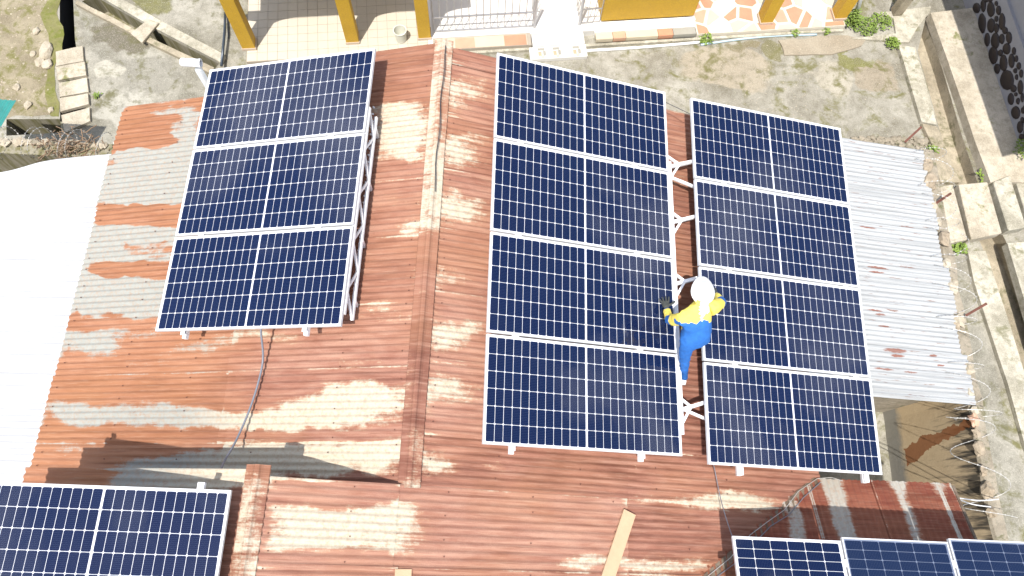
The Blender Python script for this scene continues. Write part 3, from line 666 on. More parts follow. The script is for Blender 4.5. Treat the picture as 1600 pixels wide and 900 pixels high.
# ------------------------------------------------------------------ solar panels
PL, PW, PG = 2.279, 1.134, .02; PP = PW + PG
def oct_mesh(name, sx, sy, ch, mat_):
    pts = [(-sx + ch, -sy), (sx - ch, -sy), (sx, -sy + ch), (sx, sy - ch), (sx - ch, sy), (-sx + ch, sy), (-sx, sy - ch), (-sx, -sy + ch)]
    mb = MB(); mb.prism(pts, 0, .0012); me = bpy.data.meshes.new(name); me.from_pydata(mb.v, [], mb.f); me.materials.append(MAT[mat_]); return me
cx, cy = (PL - .070) / 24, (PW - .052) / 6            # cell pitch
def panel_meshes(cell, back):
    gap = .0048
    cm = oct_mesh('cell', (cx - gap) / 2, (cy - gap) / 2, .009, cell)
    fr = MB(); t, d = .0145, .035; hx, hy = PL / 2, PW / 2
    for s in (-1, 1):
        fr.box((-hx, s * (hy - t / 2) - t / 2, -d), (hx, s * (hy - t / 2) + t / 2, .0022)); fr.box((s * (hx - t / 2) - t / 2, -hy + t, -d), (s * (hx - t / 2) + t / 2, hy - t, .0020))
    bs = MB(); bs.box((-hx + t, -hy + t, -.012), (hx - t, hy - t, -.006))
    gs = MB(); gs.add([(-hx + t, -hy + t, -.001), (hx - t, -hy + t, -.001), (hx - t, hy - t, -.001), (-hx + t, hy - t, -.001)], [(0, 1, 2, 3)])
    jb = MB(); jb.box((-.3, hy * .1 - .04, -.03), (-.2, hy * .1 + .04, -.013))
    return cm, [(n, b, m) for n, b, m in (('frame', fr, 'alu'), ('backsheet', bs, back), ('glass', gs, 'glass'), ('junction_box', jb, 'cable'))]
PM = {}
def make_panel(TL, u, v, label, group, kind='a'):
    """TL: outer corner, u along the long edge, v along the short edge (both downwards in the picture)"""
    if kind not in PM:
        cm, parts = panel_meshes(*{'a': ('cell', 'back'), 'b': ('cell_b', 'back_dim')}[kind]); ms = []
        for n, b, m in parts:
            me = bpy.data.meshes.new(n); me.from_pydata(b.v, [], b.f); me.materials.append(MAT[m]); ms.append((n, me))
        PM[kind] = (cm, ms)
    cm, ms = PM[kind]
    u = u.normalized(); v = (v - u * v.dot(u)).normalized(); n = v.cross(u)
    o = bpy.data.objects.new('solar_panel', None); COL.objects.link(o); tag(o, label, 'solar panel', group); o.empty_display_size = .1
    c = TL + u * PL / 2 + v * PW / 2
    v = (v + n * random.uniform(-.004, .004)).normalized(); n = v.cross(u)      # no two panels lie perfectly flush
    o.matrix_world = Matrix.Translation(c) @ Matrix((u, -v, n)).transposed().to_4x4()
    for nm, me in ms:
        p = bpy.data.objects.new(nm, me); COL.objects.link(p); p.parent = o
    for i in range(24):
        x = (i - 11.5) * cx + (.009 if i > 11 else -.009)
        for j in range(6):
            p = bpy.data.objects.new('cell', cm); COL.objects.link(p); p.parent = o; p.location = (x, (j - 2.5) * cy, -.0058)
    return o
dTR = at(361, 766, 5.42); dU = V((math.cos(math.radians(1)), 0, math.sin(math.radians(1))))
ARR = {'A': (V((-3.753, 5.635, 4.48)), V((.96, -.0163, .2797)), V((-.0097, -.9996, -.0251)), 3),
       'B': (V((-.105, 5.602, 5.143)), V((.9554, .019, -.2949)), V((.0091, -.9993, -.035)), 4),
       'C': (V((2.398, 5.568, 4.486)), V((.9696, .0094, -.2447)), V((.0007, -.9994, -.0358)), 4),
       'D': (dTR - dU * PL, dU, V((0, -1, -.02)), 2)}
NAMES = {'A': (('top', 'middle', 'bottom'), 'left array'), 'B': (('topmost', 'second from top', 'third from top, beside the worker', 'lowest'), 'middle array next to the ridge'),
         'C': (('topmost', 'second from top', 'third from top', 'lowest'), 'right array beside the white lean-to'), 'D': (('upper', 'lower'), 'array cut off at the lower left corner')}
for k, (TL, u, v, n) in ARR.items():
    u = u.normalized(); v = v.normalized()
    for i in range(n):
        make_panel(TL + v * PP * i, u, v, f'{NAMES[k][0][i]} solar panel of the {NAMES[k][1]}', f'solar panels of the {NAMES[k][1]}')
# lower right array: upright panels
ET = math.radians(11); uE = V((0, -math.cos(ET), math.sin(ET))); vE = V((1.1477, .0269, -.05)).normalized()
TLE = V((2.5135, .1993, 4.61))
for i in range(4):
    lab = ('first upright solar panel of the lower right array, with crisp white grid', 'second upright solar panel of the lower right array, with faint grid', 'third upright solar panel of the lower right array, cut by the right edge', 'outermost upright solar panel of the lower right array')[i]
    if i == 3: continue
    # long edge runs towards the viewer: corner to the right, short edge back to the left
    TR_ = TLE + vE * ((PW + .018) * i)
    u = uE; v = vE
    # use v = -vE-side so that the normal points up
    make_panel(TR_ + v * PW, u, -v, lab, 'solar panels of the lower right array', 'a' if i == 0 else 'b')

# ------------------------------------------------------------------ mounting frames
def roofz(x, y):
    if y > .62: return RZ - abs(x - RX) * math.tan(SLP)
    return R2Z - abs(x - R2X) * math.tan(SLP)
def post(mb, p, top=0.0):
    mb.bar(V((p.x, p.y, roofz(p.x, p.y) + .012)), V((p.x, p.y, p.z + top)), .04, .04, (0, 1, 0))
def arr_pt(k, a, b, dn): 
    TL, u, v, n = ARR[k]; u = u.normalized(); v = v.normalized(); nn = v.cross(u); return TL + u * a + v * b + nn * dn
def clamps(th, k, us):
    n = ARR[k][3]
    for i in range(n - 1):
        for a in us:
            mb = MB(); TL, u, v, _ = ARR[k]; u = u.normalized(); v = v.normalized(); nn = v.cross(u)
            mb.obox(arr_pt(k, a, PP * (i + 1) - PG / 2, .004), u, v, nn, .07, .032, .006); mb.obox(arr_pt(k, a, PP * (i + 1) - PG / 2, -.028), u, v, nn, .05, .016, .058)
            mb.build('mid_clamp', 'rail', th)
def frame(k, us, label, posts, ends=.06):
    TL, u, v, n = ARR[k]; Ltot = n * PP
    th = thing('mounting_frame', label, 'mounting frame', tuple(V((arr_pt(k, PL / 2, Ltot / 2, 0).x, arr_pt(k, PL / 2, Ltot / 2, 0).y, 3))), 'mounting frames of the arrays')
    u = u.normalized(); v = v.normalized(); nn = v.cross(u)
    for a in us:
        mb = MB(); mb.bar(arr_pt(k, a, -.0, -.062), arr_pt(k, a, Ltot + ends, -.062), .045, .05, nn); mb.build('rail', 'rail', th)
        mb = MB(); mb.obox(arr_pt(k, a, Ltot - PG + .025, -.006), u, v, nn, .05, .05, .008); mb.obox(arr_pt(k, a, Ltot - PG + .035, -.03), u, v, nn, .05, .012, .05); mb.build('end_clamp', 'rail', th)
    for b in posts:
        mb = MB(); mb.bar(arr_pt(k, .15, b, -.112), arr_pt(k, PL - .15, b, -.112), .05, .05, nn); mb.build('cross_beam', 'rail', th)
        for a in (.3, PL - .3):
            mb = MB(); post(mb, arr_pt(k, a, b, -.135)); mb.build('post', 'rail', th)
            mb = MB(); q = arr_pt(k, a, b, 0); mb.obox(V((q.x, q.y, roofz(q.x, q.y) + .018)), dL if k in 'AD' else dR, V((0, 1, 0)), nL if k in 'AD' else nR, .1, .1, .012); mb.build('foot_plate', 'rail', th)
    clamps(th, k, us); return th
fA = frame('A', (.36, PL - .42), 'white steel lattice frame carrying the left array', (.5, 1.7, 2.9))
fD = frame('D', (.3, 1.9), 'white steel frame carrying the lower left array', (.35, 1.6))
fB = frame('B', (.32, PL - .48), 'white steel frame joining the middle and right arrays', (.6, 1.75, 2.9, 4.1))
for x in (-1.9, -.03):
    pass
mbk = MB()
for a in (.1, 2.0):       # small brackets at the far edge of the lower left array
    q = arr_pt('D', a, -.03, -.02); mbk.obox(q, V((1, 0, 0)), V((0, 1, 0)), V((0, 0, 1)), .06, .06, .05)
mbk.build('end_bracket', 'rail', fD)
# lattice on the ridge side of the left array
mb = MB(); b0, b1 = .78, 3.30
top = lambda b: arr_pt('A', PL - .012, b, -.06); bot = lambda b: arr_pt('A', PL - .02, b, -.27)
nnA = ARR['A'][2].normalized().cross(ARR['A'][1].normalized())
mb.bar(top(b0), top(b1), .035, .035, nnA); mb.build('lattice_top_chord', 'rail', fA)
mb = MB(); mb.bar(bot(b0 + .0), bot(b1), .034, .034, nnA); mb.build('lattice_bottom_chord', 'rail', fA)
nz = 9
for i in range(nz):
    mb = MB(); t0 = b0 + (b1 - b0) * i / nz; t1 = b0 + (b1 - b0) * (i + 1) / nz
    p, q = (bot(t0), top(t1)) if i % 2 else (top(t0), bot(t1)); mb.bar(p, q, .022, .022, nnA); mb.build('lattice_brace', 'rail', fA)
for i in range(4):
    mb = MB(); post(mb, bot(b0 + .15 + i * .72)); mb.build('post', 'rail', fA)
for i in range(29):
    q = onpl(584 - 31 * i / 28, 168 + 298 * i / 28, V((RX, 0, RZ)) + nL * .03, nL); mb = MB(); mb.lathe([(0, .02), (.011, .016), (.013, 0), (.013, -.012)], q, 6, 0, nL); mb.build('sun_fleck', 'rail', fA)  # white studs standing in for sun flecks on the roof crests
# beam on the open side of the middle array and struts to the right array
bm_ = lambda b: arr_pt('B', PL + .055, b, -.10)
nnB = ARR['B'][2].normalized().cross(ARR['B'][1].normalized())
mb = MB(); mb.bar(bm_(.95), bm_(4.35), .06, .06, nnB); mb.build('side_beam', 'rail', fB)
for py in (1.02, 1.78, 2.58, 4.08):
    a = bm_(py); b = arr_pt('C', .12, py - .20, -.12)
    mb = MB(); mb.bar(a, b, .04, .04, V((0, 0, 1))); mb.build('strut', 'rail', fB)
    m = a.lerp(b, .38)
    for s in (-1, 1):
        mb = MB(); mb.bar(bm_(py + s * .17 + .02), m, .028, .028, V((0, 0, 1))); mb.build('gusset_bar', 'rail', fB)
for py in (1.12, 4.02):
    mb = MB(); mb.bar(bm_(py + .03), arr_pt('C', .12, py + .08, -.14), .03, .03, V((0, 0, 1))); mb.build('strut', 'rail', fB)
for b in (.95, 2.1, 3.2, 4.3):
    mb = MB(); post(mb, bm_(b)); mb.build('post', 'rail', fB)
for a in (.40, PL - .22):
    mb = MB(); mb.bar(arr_pt('C', a, 0, -.062), arr_pt('C', a, 4 * PP + .08, -.062), .045, .05, (0, 0, 1)); mb.build('rail', 'rail', fB)
    mb = MB(); q = arr_pt('C', a, 4 * PP + .03, -.02); mb.obox(q, V((1, 0, 0)), V((0, 1, 0)), V((0, 0, 1)), .055, .09, .04); mb.build('end_clamp', 'rail', fB)
for b in (.6, 1.75, 2.9, 4.1):
    mb = MB(); mb.bar(arr_pt('C', .08, b, -.112), arr_pt('C', PL - .15, b, -.112), .05, .05, (0, 0, 1)); mb.build('cross_beam', 'rail', fB)
    for a in (.3, 1.35):
        mb = MB(); post(mb, arr_pt('C', a, b, -.135)); mb.build('post', 'rail', fB)
clamps(fB, 'C', (.40, PL - .22))
fE = thing('mounting_frame', 'white steel frame under the upright panels at lower right', 'mounting frame', (4.2, -.8, 3.9), 'mounting frames of the arrays')
nE = vE.cross(uE) if vE.cross(uE).z > 0 else uE.cross(vE)
for a in (.45, 1.8):
    mb = MB(); mb.bar(TLE + uE * a - nE * .062 - vE * .05, TLE + uE * a - nE * .062 + vE * 3.5, .045, .05, nE); mb.build('rail', 'rail', fE)
    for b in (.3, 1.7, 3.1):
        q = TLE + uE * a + vE * b - nE * .09
        zz = max(RZ - (q.x - RX) * math.tan(SLP), E0.z + (E0.y - q.y) * math.tan(SS))
        if q.y < -1.25: continue
        mb = MB(); mb.bar(V((q.x, q.y, zz + .015)), q, .04, .04, (0, 1, 0)); mb.build('post', 'rail', fE)
for i in (1, 2):
    for a in (.22,):
        mb = MB(); mb.obox(TLE + uE * a + vE * ((PW + .018) * i - .009) + nE * .004, uE, vE, nE, .07, .034, .006); mb.build('mid_clamp', 'rail', fE)

# ------------------------------------------------------------------ cables and planks on the roof
def roof_pt(x, y, left, off=.02):
    n = nL if left else nR; return onpl(x, y, V((RX, 0, RZ)) + n * off, n)
p0 = arr_pt('A', 1.28, 3 * PP - .1, -.08); pts = [p0, p0 + V((0, -.1, -.04))]
for x, y, z in ((411, 560, 4.45), (403, 600, 4.42), (388, 645, 4.42), (368, 690, 4.50), (352, 718, 4.68), (345, 733, 4.86)):
    pts.append(at(x, y, z))
pts.append(V((pts[-1].x - .02, .60, 4.93))); pts.append(V((pts[-1].x - .05, .3, 5.0)))
def smooth(pts, n=6):
    out = []
    for i in range(len(pts) - 1):
        p = [pts[max(i - 1, 0)], pts[i], pts[i + 1], pts[min(i + 2, len(pts) - 1)]]
        for k in range(n):
            t = k / n; out.append(.5 * ((2 * p[1]) + (p[2] - p[0]) * t + (2 * p[0] - 5 * p[1] + 4 * p[2] - p[3]) * t * t + (3 * p[1] - p[0] - 3 * p[2] + p[3]) * t ** 3))
    return out + [pts[-1]]
mb = MB(); mb.tube(smooth(pts), .012, 8); tag(mb.build('sagging_cable', 'cable_grey', smooth=True), 'thick grey cable sagging from the left array to the lower roof', 'cable')
p0 = arr_pt('C', .09, 4 * PP - .1, -.08)
pts = [p0, at(1118, 740, 3.98), at(1125, 775, 4.02), at(1134, 808, 4.20), at(1144, 838, 4.48), at(1152, 860, 4.53)]
mb = MB(); mb.tube(smooth(pts), .0055, 6); tag(mb.build('hanging_cable', 'cable_grey', smooth=True), 'thin dark cable hanging from the right array to the lower right panels', 'cable')
def plank(pa, pb, wd, lab):
    a, b = roof_pt(*pa, False, .024), roof_pt(*pb, False, .024); d = (b - a).normalized(); x = d.cross(nR).normalized()
    mb = MB(); mb.obox((a + b) / 2 + nR * .012, d, x, nR, (b - a).length, wd, .025); o = mb.build('plank', 'wood', bevel=.003); return tag(o, lab, 'plank', 'loose planks on the roof')
plank((983, 800), (938, 935), .15, 'long raw wooden plank lying on the rusty roof')
plank((630, 889), (626, 960), .16, 'short plank end at the bottom edge by the seam')

# ------------------------------------------------------------------ yellow house
C1 = V((-5.13, 9.27)); TH = math.atan2(10.9 - 9.27, 6.97 + 5.13); eh = V((math.cos(TH), math.sin(TH))); fh = V((-eh.y, eh.x))
def hp(a, b, z): return V((C1.x + eh.x * a + fh.x * b, C1.y + eh.y * a + fh.y * b, z))
EH, FH, ZZ = V((eh.x, eh.y, 0)), V((fh.x, fh.y, 0)), V((0, 0, 1))
yh = thing('yellow_house', 'ochre yellow house with tiled veranda columns and a crazy-paved terrace', 'house', hp(6, 1, 0))
def hbox(mb, a0, a1, b0, b1, z0, z1, m=0): return mb.obox(hp((a0 + a1) / 2, (b0 + b1) / 2, (z0 + z1) / 2), EH, FH, ZZ, a1 - a0, b1 - b0, z1 - z0, m)
Zf = .15
def part(name, m, *boxes, bevel=0):
    mb = MB()
    for b in boxes: hbox(mb, *b)
    return mb.build(name, m, yh, bevel=bevel)
part('veranda_slab', 'grout', (-.06, 5.66, -.28, 4.5, .0, Zf - .008))
part('landing_slab', 'tile_white', (5.663, 6.98, -.02, 4.5, .0, Zf))
part('terrace_slab', 'mosaic_bed', (9.12, 12.32, -.26, 4.5, .0, Zf - .008))
part('bay_plinth', 'white_paint', (6.983, 9.117, -.08, 4.5, .0, Zf + .02), (6.99, 9.11, .02, .10, Zf + .02, Zf + .10))
# floor tiles, one by one where they show
T = .20; na = int(3.55 / T); 
tm = MB(); tm.box((-T / 2 + .004, -T / 2 + .004, 0), (T / 2 - .004, T / 2 - .004, .008)); tme = bpy.data.meshes.new('floor_tile'); tme.from_pydata(tm.v, [], tm.f); tme.materials.append(MAT['tile'])
for i in range(18):
    for j in range(9):
        o = bpy.data.objects.new('floor_tile', tme); COL.objects.link(o); adopt(o, yh)
        o.matrix_basis = Matrix.Translation(hp(-.05 + T * (i + .5), -.275 + T * (j + .5), Zf - .008 + random.uniform(0, .0008))) @ Matrix.Rotation(TH + random.uniform(-.004, .004), 4, 'Z')
part('white_border', 'white_paint', (3.56, 3.66, -.28, 3.0, Zf - .004, Zf + .004))
part('side_landing', 'tile_white', (3.662, 5.66, .02, 3, Zf - .004, Zf + .002))
part('kerb_ledge', 'plinth', (3.70, 5.58, -.276, .0, Zf - .004, Zf + .006))
for k, (a0, a1, m) in enumerate(((3.72, 4.1, 'cream_tile'), (4.11, 4.5, 'salmon2'), (4.51, 5.1, 'cream_tile'), (5.11, 5.56, 'salmon'))):
    part('ledge_tile', m, (a0, a1, -.27, -.02, Zf + .006, Zf + .012))
for k, (a0, a1, m) in enumerate(((7.0, 7.35, 'cream_tile'), (7.36, 7.62, 'salmon2'), (7.63, 8.3, 'cream_tile'), (8.31, 8.62, 'salmon'), (8.63, 9.1, 'grey_tile'))):
    part('ledge_tile', m, (a0, a1, -.25, -.085, .05, Zf + .004))
part('front_plinth', 'kerb', (-.06, 12.3, -.34, -.282, .0, .07))
# columns
def column(a, b, wd, name='column', h=2.35, ch=0):
    o = part(name, 'yellow', (a - wd / 2, a + wd / 2, b - wd / 2, b + wd / 2, Zf + .06, h)); 
    mb = MB(); hbox(mb, a - wd / 2 - .015, a + wd / 2 + .015, b - wd / 2 - .015, b + wd / 2 + .015, Zf - .002, Zf + .06)
    pp = mb.build('column_base', 'plinth', o)
for a in (0.0, 2.05, 3.50): column(a, .12, .25)
for a in (10.62, 12.22): column(a, .0, .25)
# beam with arched haunches and the veranda roof slab that shades the back of the floor
mb = MB(); hbox(mb, -.15, 3.66, -.0, .24, 2.10, 2.55)
for a in (0.0, 2.05, 3.5):
    for s in (-1, 1):
        c0 = hp(a + s * .125, .12, 2.10)
        prof = [(0, 0), (0, -.34), (.06, -.22), (.16, -.12), (.3, -.05), (.48, 0)]
        vs = [c0 + EH * s * x + ZZ * z + FH * d for d in (-.11, .11) for x, z in prof]; n = len(prof)
        mb.add(vs, [tuple(range(n)), tuple(range(2 * n - 1, n - 1, -1))] + [(i, n + i, n + (i + 1) % n, (i + 1) % n) for i in range(n)])
mb.build('veranda_beam', 'yellow', yh)
part('veranda_roof', 'white_paint', (-.3, 3.75, .0, 4.6, 2.56, 2.72))
part('back_wall', 'yellow', (-.1, 12.3, 3.2, 3.4, Zf + .01, 2.5))
part('bay_wall', 'yellow', (7.14, 9.09, .12, 3.1, Zf + .10, 3.0), bevel=.01)
# railing
def railing(a0, a1, b, n):
    mb = MB()
    for z in (Zf + .03, Zf + .42, Zf + 1.0): mb.bar(hp(a0, b, z), hp(a1, b, z), .022, .022)
    mb.build('rail_bar', 'steel', yh)
    for i in range(n + 1):
        a = a0 + (a1 - a0) * i / n; m_ = MB(); m_.tube([hp(a, b, Zf), hp(a, b, Zf + 1.0)], .009, 6); m_.build('baluster', 'steel', yh)
railing(3.70, 5.72, .17, 14); railing(6.72, 7.12, .17, 3)
for a in (5.76, 6.70):
    m_ = MB(); m_.tube([hp(a, .15, Zf), hp(a, .15, Zf + 1.1)], .03, 10); m_.build('newel_post', 'steel', yh)
    for q in range(4):
        m_ = MB(); m_.tube([hp(a, .25 + .12 * q, Zf), hp(a, .25 + .12 * q, Zf + 1.0)], .009, 6); m_.build('baluster', 'steel', yh)
# entrance steps
st = thing('entrance_steps', 'white tiled entrance steps with three small inlaid patterns', 'steps', hp(6.2, -.4, 0))
for (b0, b1, z) in ((-.30, -.022, .13), (-.60, -.302, .10)):
    mb = MB(); hbox(mb, 5.60 if b0 < -.5 else 5.68, 6.78 if b0 < -.5 else 6.76, b0, b1, .0, z); mb.build('step', 'tile_white', st, bevel=.008)
for a in (5.86, 6.17, 6.58):
    for (da, db, ra, rb, m) in ((-.02, .08, .07, .03, 'grey_tile'), (-.05, -.03, .035, .05, 'salmon2'), (.045, -.02, .03, .06, 'grey_tile'), (.0, -.11, .035, .03, 'cream_tile')):
        mb = MB(); hbox(mb, a + da - ra, a + da + ra, -.45 + db - rb, -.45 + db + rb, .1, .105); mb.build('inlay', m, st)
# crazy paving on the terrace
seeds = []
random.seed(11)
for i in range(9):
    for j in range(4): seeds.append((9.2 + i * .37 + random.uniform(-.15, .15), -.2 + j * .36 + random.uniform(-.14, .14)))
def clip(poly, mx, my, nx, ny):
    out = []
    for i in range(len(poly)):
        a, b = poly[i], poly[(i + 1) % len(poly)]; da = (a[0] - mx) * nx + (a[1] - my) * ny; db = (b[0] - mx) * nx + (b[1] - my) * ny
        if da <= 0: out.append(a)
        if (da < 0 < db) or (db < 0 < da): t = da / (da - db); out.append((a[0] + (b[0] - a[0]) * t, a[1] + (b[1] - a[1]) * t))
    return out
for i, s in enumerate(seeds):
    poly = [(9.15, -.25), (12.3, -.25), (12.3, 1.1), (9.15, 1.1)]
    for j, q in enumerate(seeds):
        if i == j: continue
        dx, dy = q[0] - s[0], q[1] - s[1]; L_ = math.hypot(dx, dy)
        if L_ > 1.2: continue
        g = .034
        poly = clip(poly, (s[0] + q[0]) / 2 - dx / L_ * g, (s[1] + q[1]) / 2 - dy / L_ * g, dx / L_, dy / L_)
        if len(poly) < 3: break
    if len(poly) < 3 or random.random() < .1: continue
    mb = MB(); n = len(poly); vs = [hp(a, b, Zf - .008) for a, b in poly] + [hp(a, b, Zf + .002) for a, b in poly]
    mb.add(vs, [tuple(range(n - 1, -1, -1)), tuple(range(n, 2 * n))] + [(k, (k + 1) % n, n + (k + 1) % n, n + k) for k in range(n)])
    mb.build('paving_piece', random.choice(['salmon', 'salmon', 'salmon', 'salmon2', 'cream_tile', 'salmon']), yh)
random.seed(5)
# bucket
bk = thing('bucket', 'pale plastic bucket standing on the veranda floor', 'bucket', tuple(at(628, 62, Zf)))
c = at(627, 62, Zf); mb = MB()
mb.lathe([(0, .004), (.105, .0026), (.128, .27), (.137, .27), (.137, .285), (.120, .285), (.115, .2), (.098, .03), (0, .03)], c + V((0, 0, .002)), 24); mb.build('bucket_body', 'bucket', bk, smooth=False)
mb = MB(); mb.tube([c + V((.137 * math.cos(t), .137 * math.sin(t), .25 - .06 * math.sin(t))) for t in [math.pi * k / 12 for k in range(13)]], .004, 5); mb.build('handle', 'steel', bk)
# pipes at the foot of the terrace
mb = MB(); mb.tube(smooth([at(x, y, .03) for x, y in ((1095, 70), (1150, 62), (1210, 56), (1276, 54))]), .022, 8); tag(mb.build('blue_pipe', 'pvc_blue', smooth=True), 'blue-grey water pipe lying along the terrace foot', 'pipe')
mb = MB(); mb.tube(smooth([at(x, y, .03) for x, y in ((905, 80), (1000, 74), (1094, 66))]), .028, 8); tag(mb.build('cream_pipe', 'pvc', smooth=True), 'white pipe lying along the foot of the bay wall', 'pipe')
mb = MB(); mb.tube([at(1336, 24, .06), at(1342, 8, .5), at(1352, -30, 1.3)], .045, 10); tag(mb.build('downpipe', 'galv', smooth=True), 'grey downpipe standing in the weeds at the terrace corner', 'pipe')
mb = MB(); mb.tube([at(346, 103, .13), at(351, 50, .17), at(352, 20, .10)], .028, 8); mb.tube([at(357, 60, .04), at(355, 20, .04)], .012, 6)
tag(mb.build('dark_pipe', 'pipe_dark', smooth=True), 'dark blue pipe lying beside the leftmost yellow column', 'pipe')
vp = thing('vent_pipe', 'white capped vent pipe rising behind the left array', 'vent pipe', (-4.18, 6.02, 0))
b = at(310, 108, 3.95); mb = MB(); mb.tube([V((b.x, b.y, 0)), b], .05, 12); mb.build('pipe', 'galv', vp, smooth=True)
mb = MB(); a0, a1 = at(283, 97, 4.03), at(314, 99, 4.03); d = (a1 - a0).normalized()
mb.lathe([(0, 0), (.05, 0), (.056, .02), (.056, (a1 - a0).length - .02), (.062, (a1 - a0).length - .02), (.062, (a1 - a0).length), (.045, (a1 - a0).length), (.045, (a1 - a0).length - .06), (0, (a1 - a0).length - .06)], a0, 18, 0, d); mb.build('cap', 'pvc', vp, smooth=False)

# ------------------------------------------------------------------ stone-clad house at the top right
sw = thing('stone_clad_house', 'grey house with a dark oval stone dado at the upper right corner', 'house', (11, 9, 0))
b0, b1 = at(1521, 12, .2), at(1592, 225, .2); d = (b0 - b1).normalized(); b1 = b1 - d * 1.2; b0 = b0 + d * 3.0
nrm = V((-d.y, d.x, 0)); nrm = nrm if nrm.x < 0 else -nrm
def sww(name, m, lo, hi, off, z0, z1):
    mb = MB(); a = b1 + d * lo - nrm * off; e = b1 + d * hi - nrm * off; back = -nrm * .25
    mb.prism([(a.x, a.y), (e.x, e.y), (e.x + back.x, e.y + back.y), (a.x + back.x, a.y + back.y)], z0, z1); return mb.build(name, m, sw)
LW = (b0 - b1).length
base_pt = b1.copy()
sww('dado', 'grey_wall', 0, LW, 0, 0, 1.02); sww('upper_wall', 'grey_wall', .0, LW, .06, 1.021, 4.3)
OV = [(905, 50, 22, 30), (948, 35, 15, 38), (995, 58, 22, 45), (1043, 65, 14, 28), (940, 145, 22, 58), (996, 160, 22, 42), (1030, 118, 10, 18), (1065, 135, 18, 50), (1030, 175, 15, 28), (1083, 190, 16, 22), (972, 248, 15, 40), (1022, 255, 25, 48), (1064, 243, 15, 30), (1108, 235, 17, 35), (1010, 345, 27, 52), (1055, 330, 13, 20), (1093, 305, 22, 33), (1140, 318, 10, 22), (1035, 430, 18, 30), (1074, 393, 22, 48), (1124, 380, 17, 42), (1155, 367, 9, 20), (1170, 412, 12, 22), (1148, 442, 10, 16), (1095, 500, 40, 58), (1156, 482, 8, 17), (1185, 460, 10, 24), (1137, 553, 17, 22), (1152, 590, 8, 12), (1180, 545, 15, 42), (1120, 618, 18, 35), (1165, 632, 9, 20), (1192, 610, 8, 28), (1150, 703, 26, 38), (1195, 690, 8, 20), (1178, 795, 18, 35), (1192, 750, 8, 18), (1188, 858, 15, 20), (1030, 22, 8, 15), (965, 5, 10, 10), (1210, 680, 10, 26), (1215, 760, 12, 30), (1215, 830, 12, 26), (990, 0, 14, 12)]
for k, (x, y, rx, ry) in enumerate(OV):
    ring = []
    for t in range(12):
        an = t * math.pi / 6; kx = 1 + .12 * noise.noise(V((math.cos(an), math.sin(an), k)))
        rx, ry = rx * 1.0, ry * 1.0; kx *= 1.13
        px_, py_ = 1300 + (x + rx * kx * math.cos(an) * (1 if k != 24 or abs(math.sin(an)) < .9 else .8)) / 4, (y + ry * kx * math.sin(an)) / 4
        ring.append(onpl(px_, py_, base_pt, nrm))
    cen = sum(ring, V((0, 0, 0))) / 12; mb = MB()
    if cen.z > .98 or cen.z < .05: continue
    inner = [cen + (q - cen) * .72 + nrm * .03 for q in ring]; back = [q - nrm * .02 for q in ring]; mid_ = [cen + (q - cen) * .95 + nrm * .014 for q in ring]
    mb.add(back + mid_ + inner + [cen + nrm * .036], [(i, (i + 1) % 12, 12 + (i + 1) % 12, 12 + i) for i in range(12)] + [(12 + i, 12 + (i + 1) % 12, 24 + (i + 1) % 12, 24 + i) for i in range(12)] + [(24 + i, 24 + (i + 1) % 12, 36) for i in range(12)])
    o = mb.build('dado_stone', 'stone_dark', sw, smooth=True)
# eaves of that house (they shade the apron); edge found from the shadow line on the apron
s0, s1 = at(1486, 15, .2), at(1560, 228, .2); zr = 4.3; off = SUN * ((zr - .2) / -SUN.z)
e0, e1 = s0 - V((off.x, off.y, 0)), s1 - V((off.x, off.y, 0)); dd_ = (e0 - e1).normalized(); e0 = e0 + dd_ * 4.5; e1 = e1 - dd_ * .25
mb = MB(); mb.prism([(e0.x, e0.y), (e1.x, e1.y), (e1.x + 4.5, e1.y + 1.5), (e0.x + 4.5, e0.y + 1.5)], zr, zr + .14); mb.build('roof', 'grey_wall', sw)

# ------------------------------------------------------------------ razor wire
def coil(name, a, b, r, turns, lab, tilt=0.0, flat=.6, seed=1, wr=.005):
    random.seed(seed)
    th = thing(name, lab, 'razor wire', tuple((a + b) / 2), 'razor wire coils')
    d = (b - a); L = d.length; d.normalize(); x = d.cross(V((0, 0, 1))).normalized(); y = V((0, 0, 1))
    N = int(turns * 22); pts = []; cen = 0
    for i in range(N + 1):
        t = i / N; an = t * turns * 2 * math.pi; rr = r * (1 + .35 * noise.noise(V((t * turns * .8, seed, 0))))
        off = d * (.10 * math.sin(an * .5 + seed)) 
        lean = x * (tilt * (1 + .6 * noise.noise(V((t * 7, seed, 3)))))
        pts.append(a + d * L * t + off + x * rr * math.cos(an) + y * (rr * flat * (math.sin(an) + .9)) + lean)
    mb = MB(); mb.tube(pts, wr, 5); mb.build('wire', 'wire', th)
    bb = MB()
    for i in range(1, len(pts) - 1):
        p = pts[i]; t = (pts[i + 1] - pts[i - 1]).normalized(); s = t.orthogonal().normalized(); s2 = t.cross(s)
        for q in (s, s2): bb.add([p - t * .006 - q * .010, p + t * .006 - q * .010, p + t * .009 + q * .010, p - t * .009 + q * .010], [(0, 1, 2, 3)])
    o = bb.build('barbs', 'wire', th); o['kind'] = 'stuff'
    return th
coil('razor_wire', V((7.1, 6.5, 1.98)), V((7.08, 4.0, 1.98)), .26, 8, 'razor wire coil along the upper end of the right wall', .05, .7, 2, .0022)
coil('razor_wire', V((7.12, 4.0, 1.98)), V((7.12, 1.9, 1.98)), .28, 6, 'razor wire coil along the middle of the right wall', .14, .6, 5, .004)
coil('razor_wire', V((7.2, 2.1, 1.98)), V((7.25, .6, 1.98)), .36, 2.4, 'wide loose razor wire loops over the dark-streaked wall', .30, .45, 9, .0042)
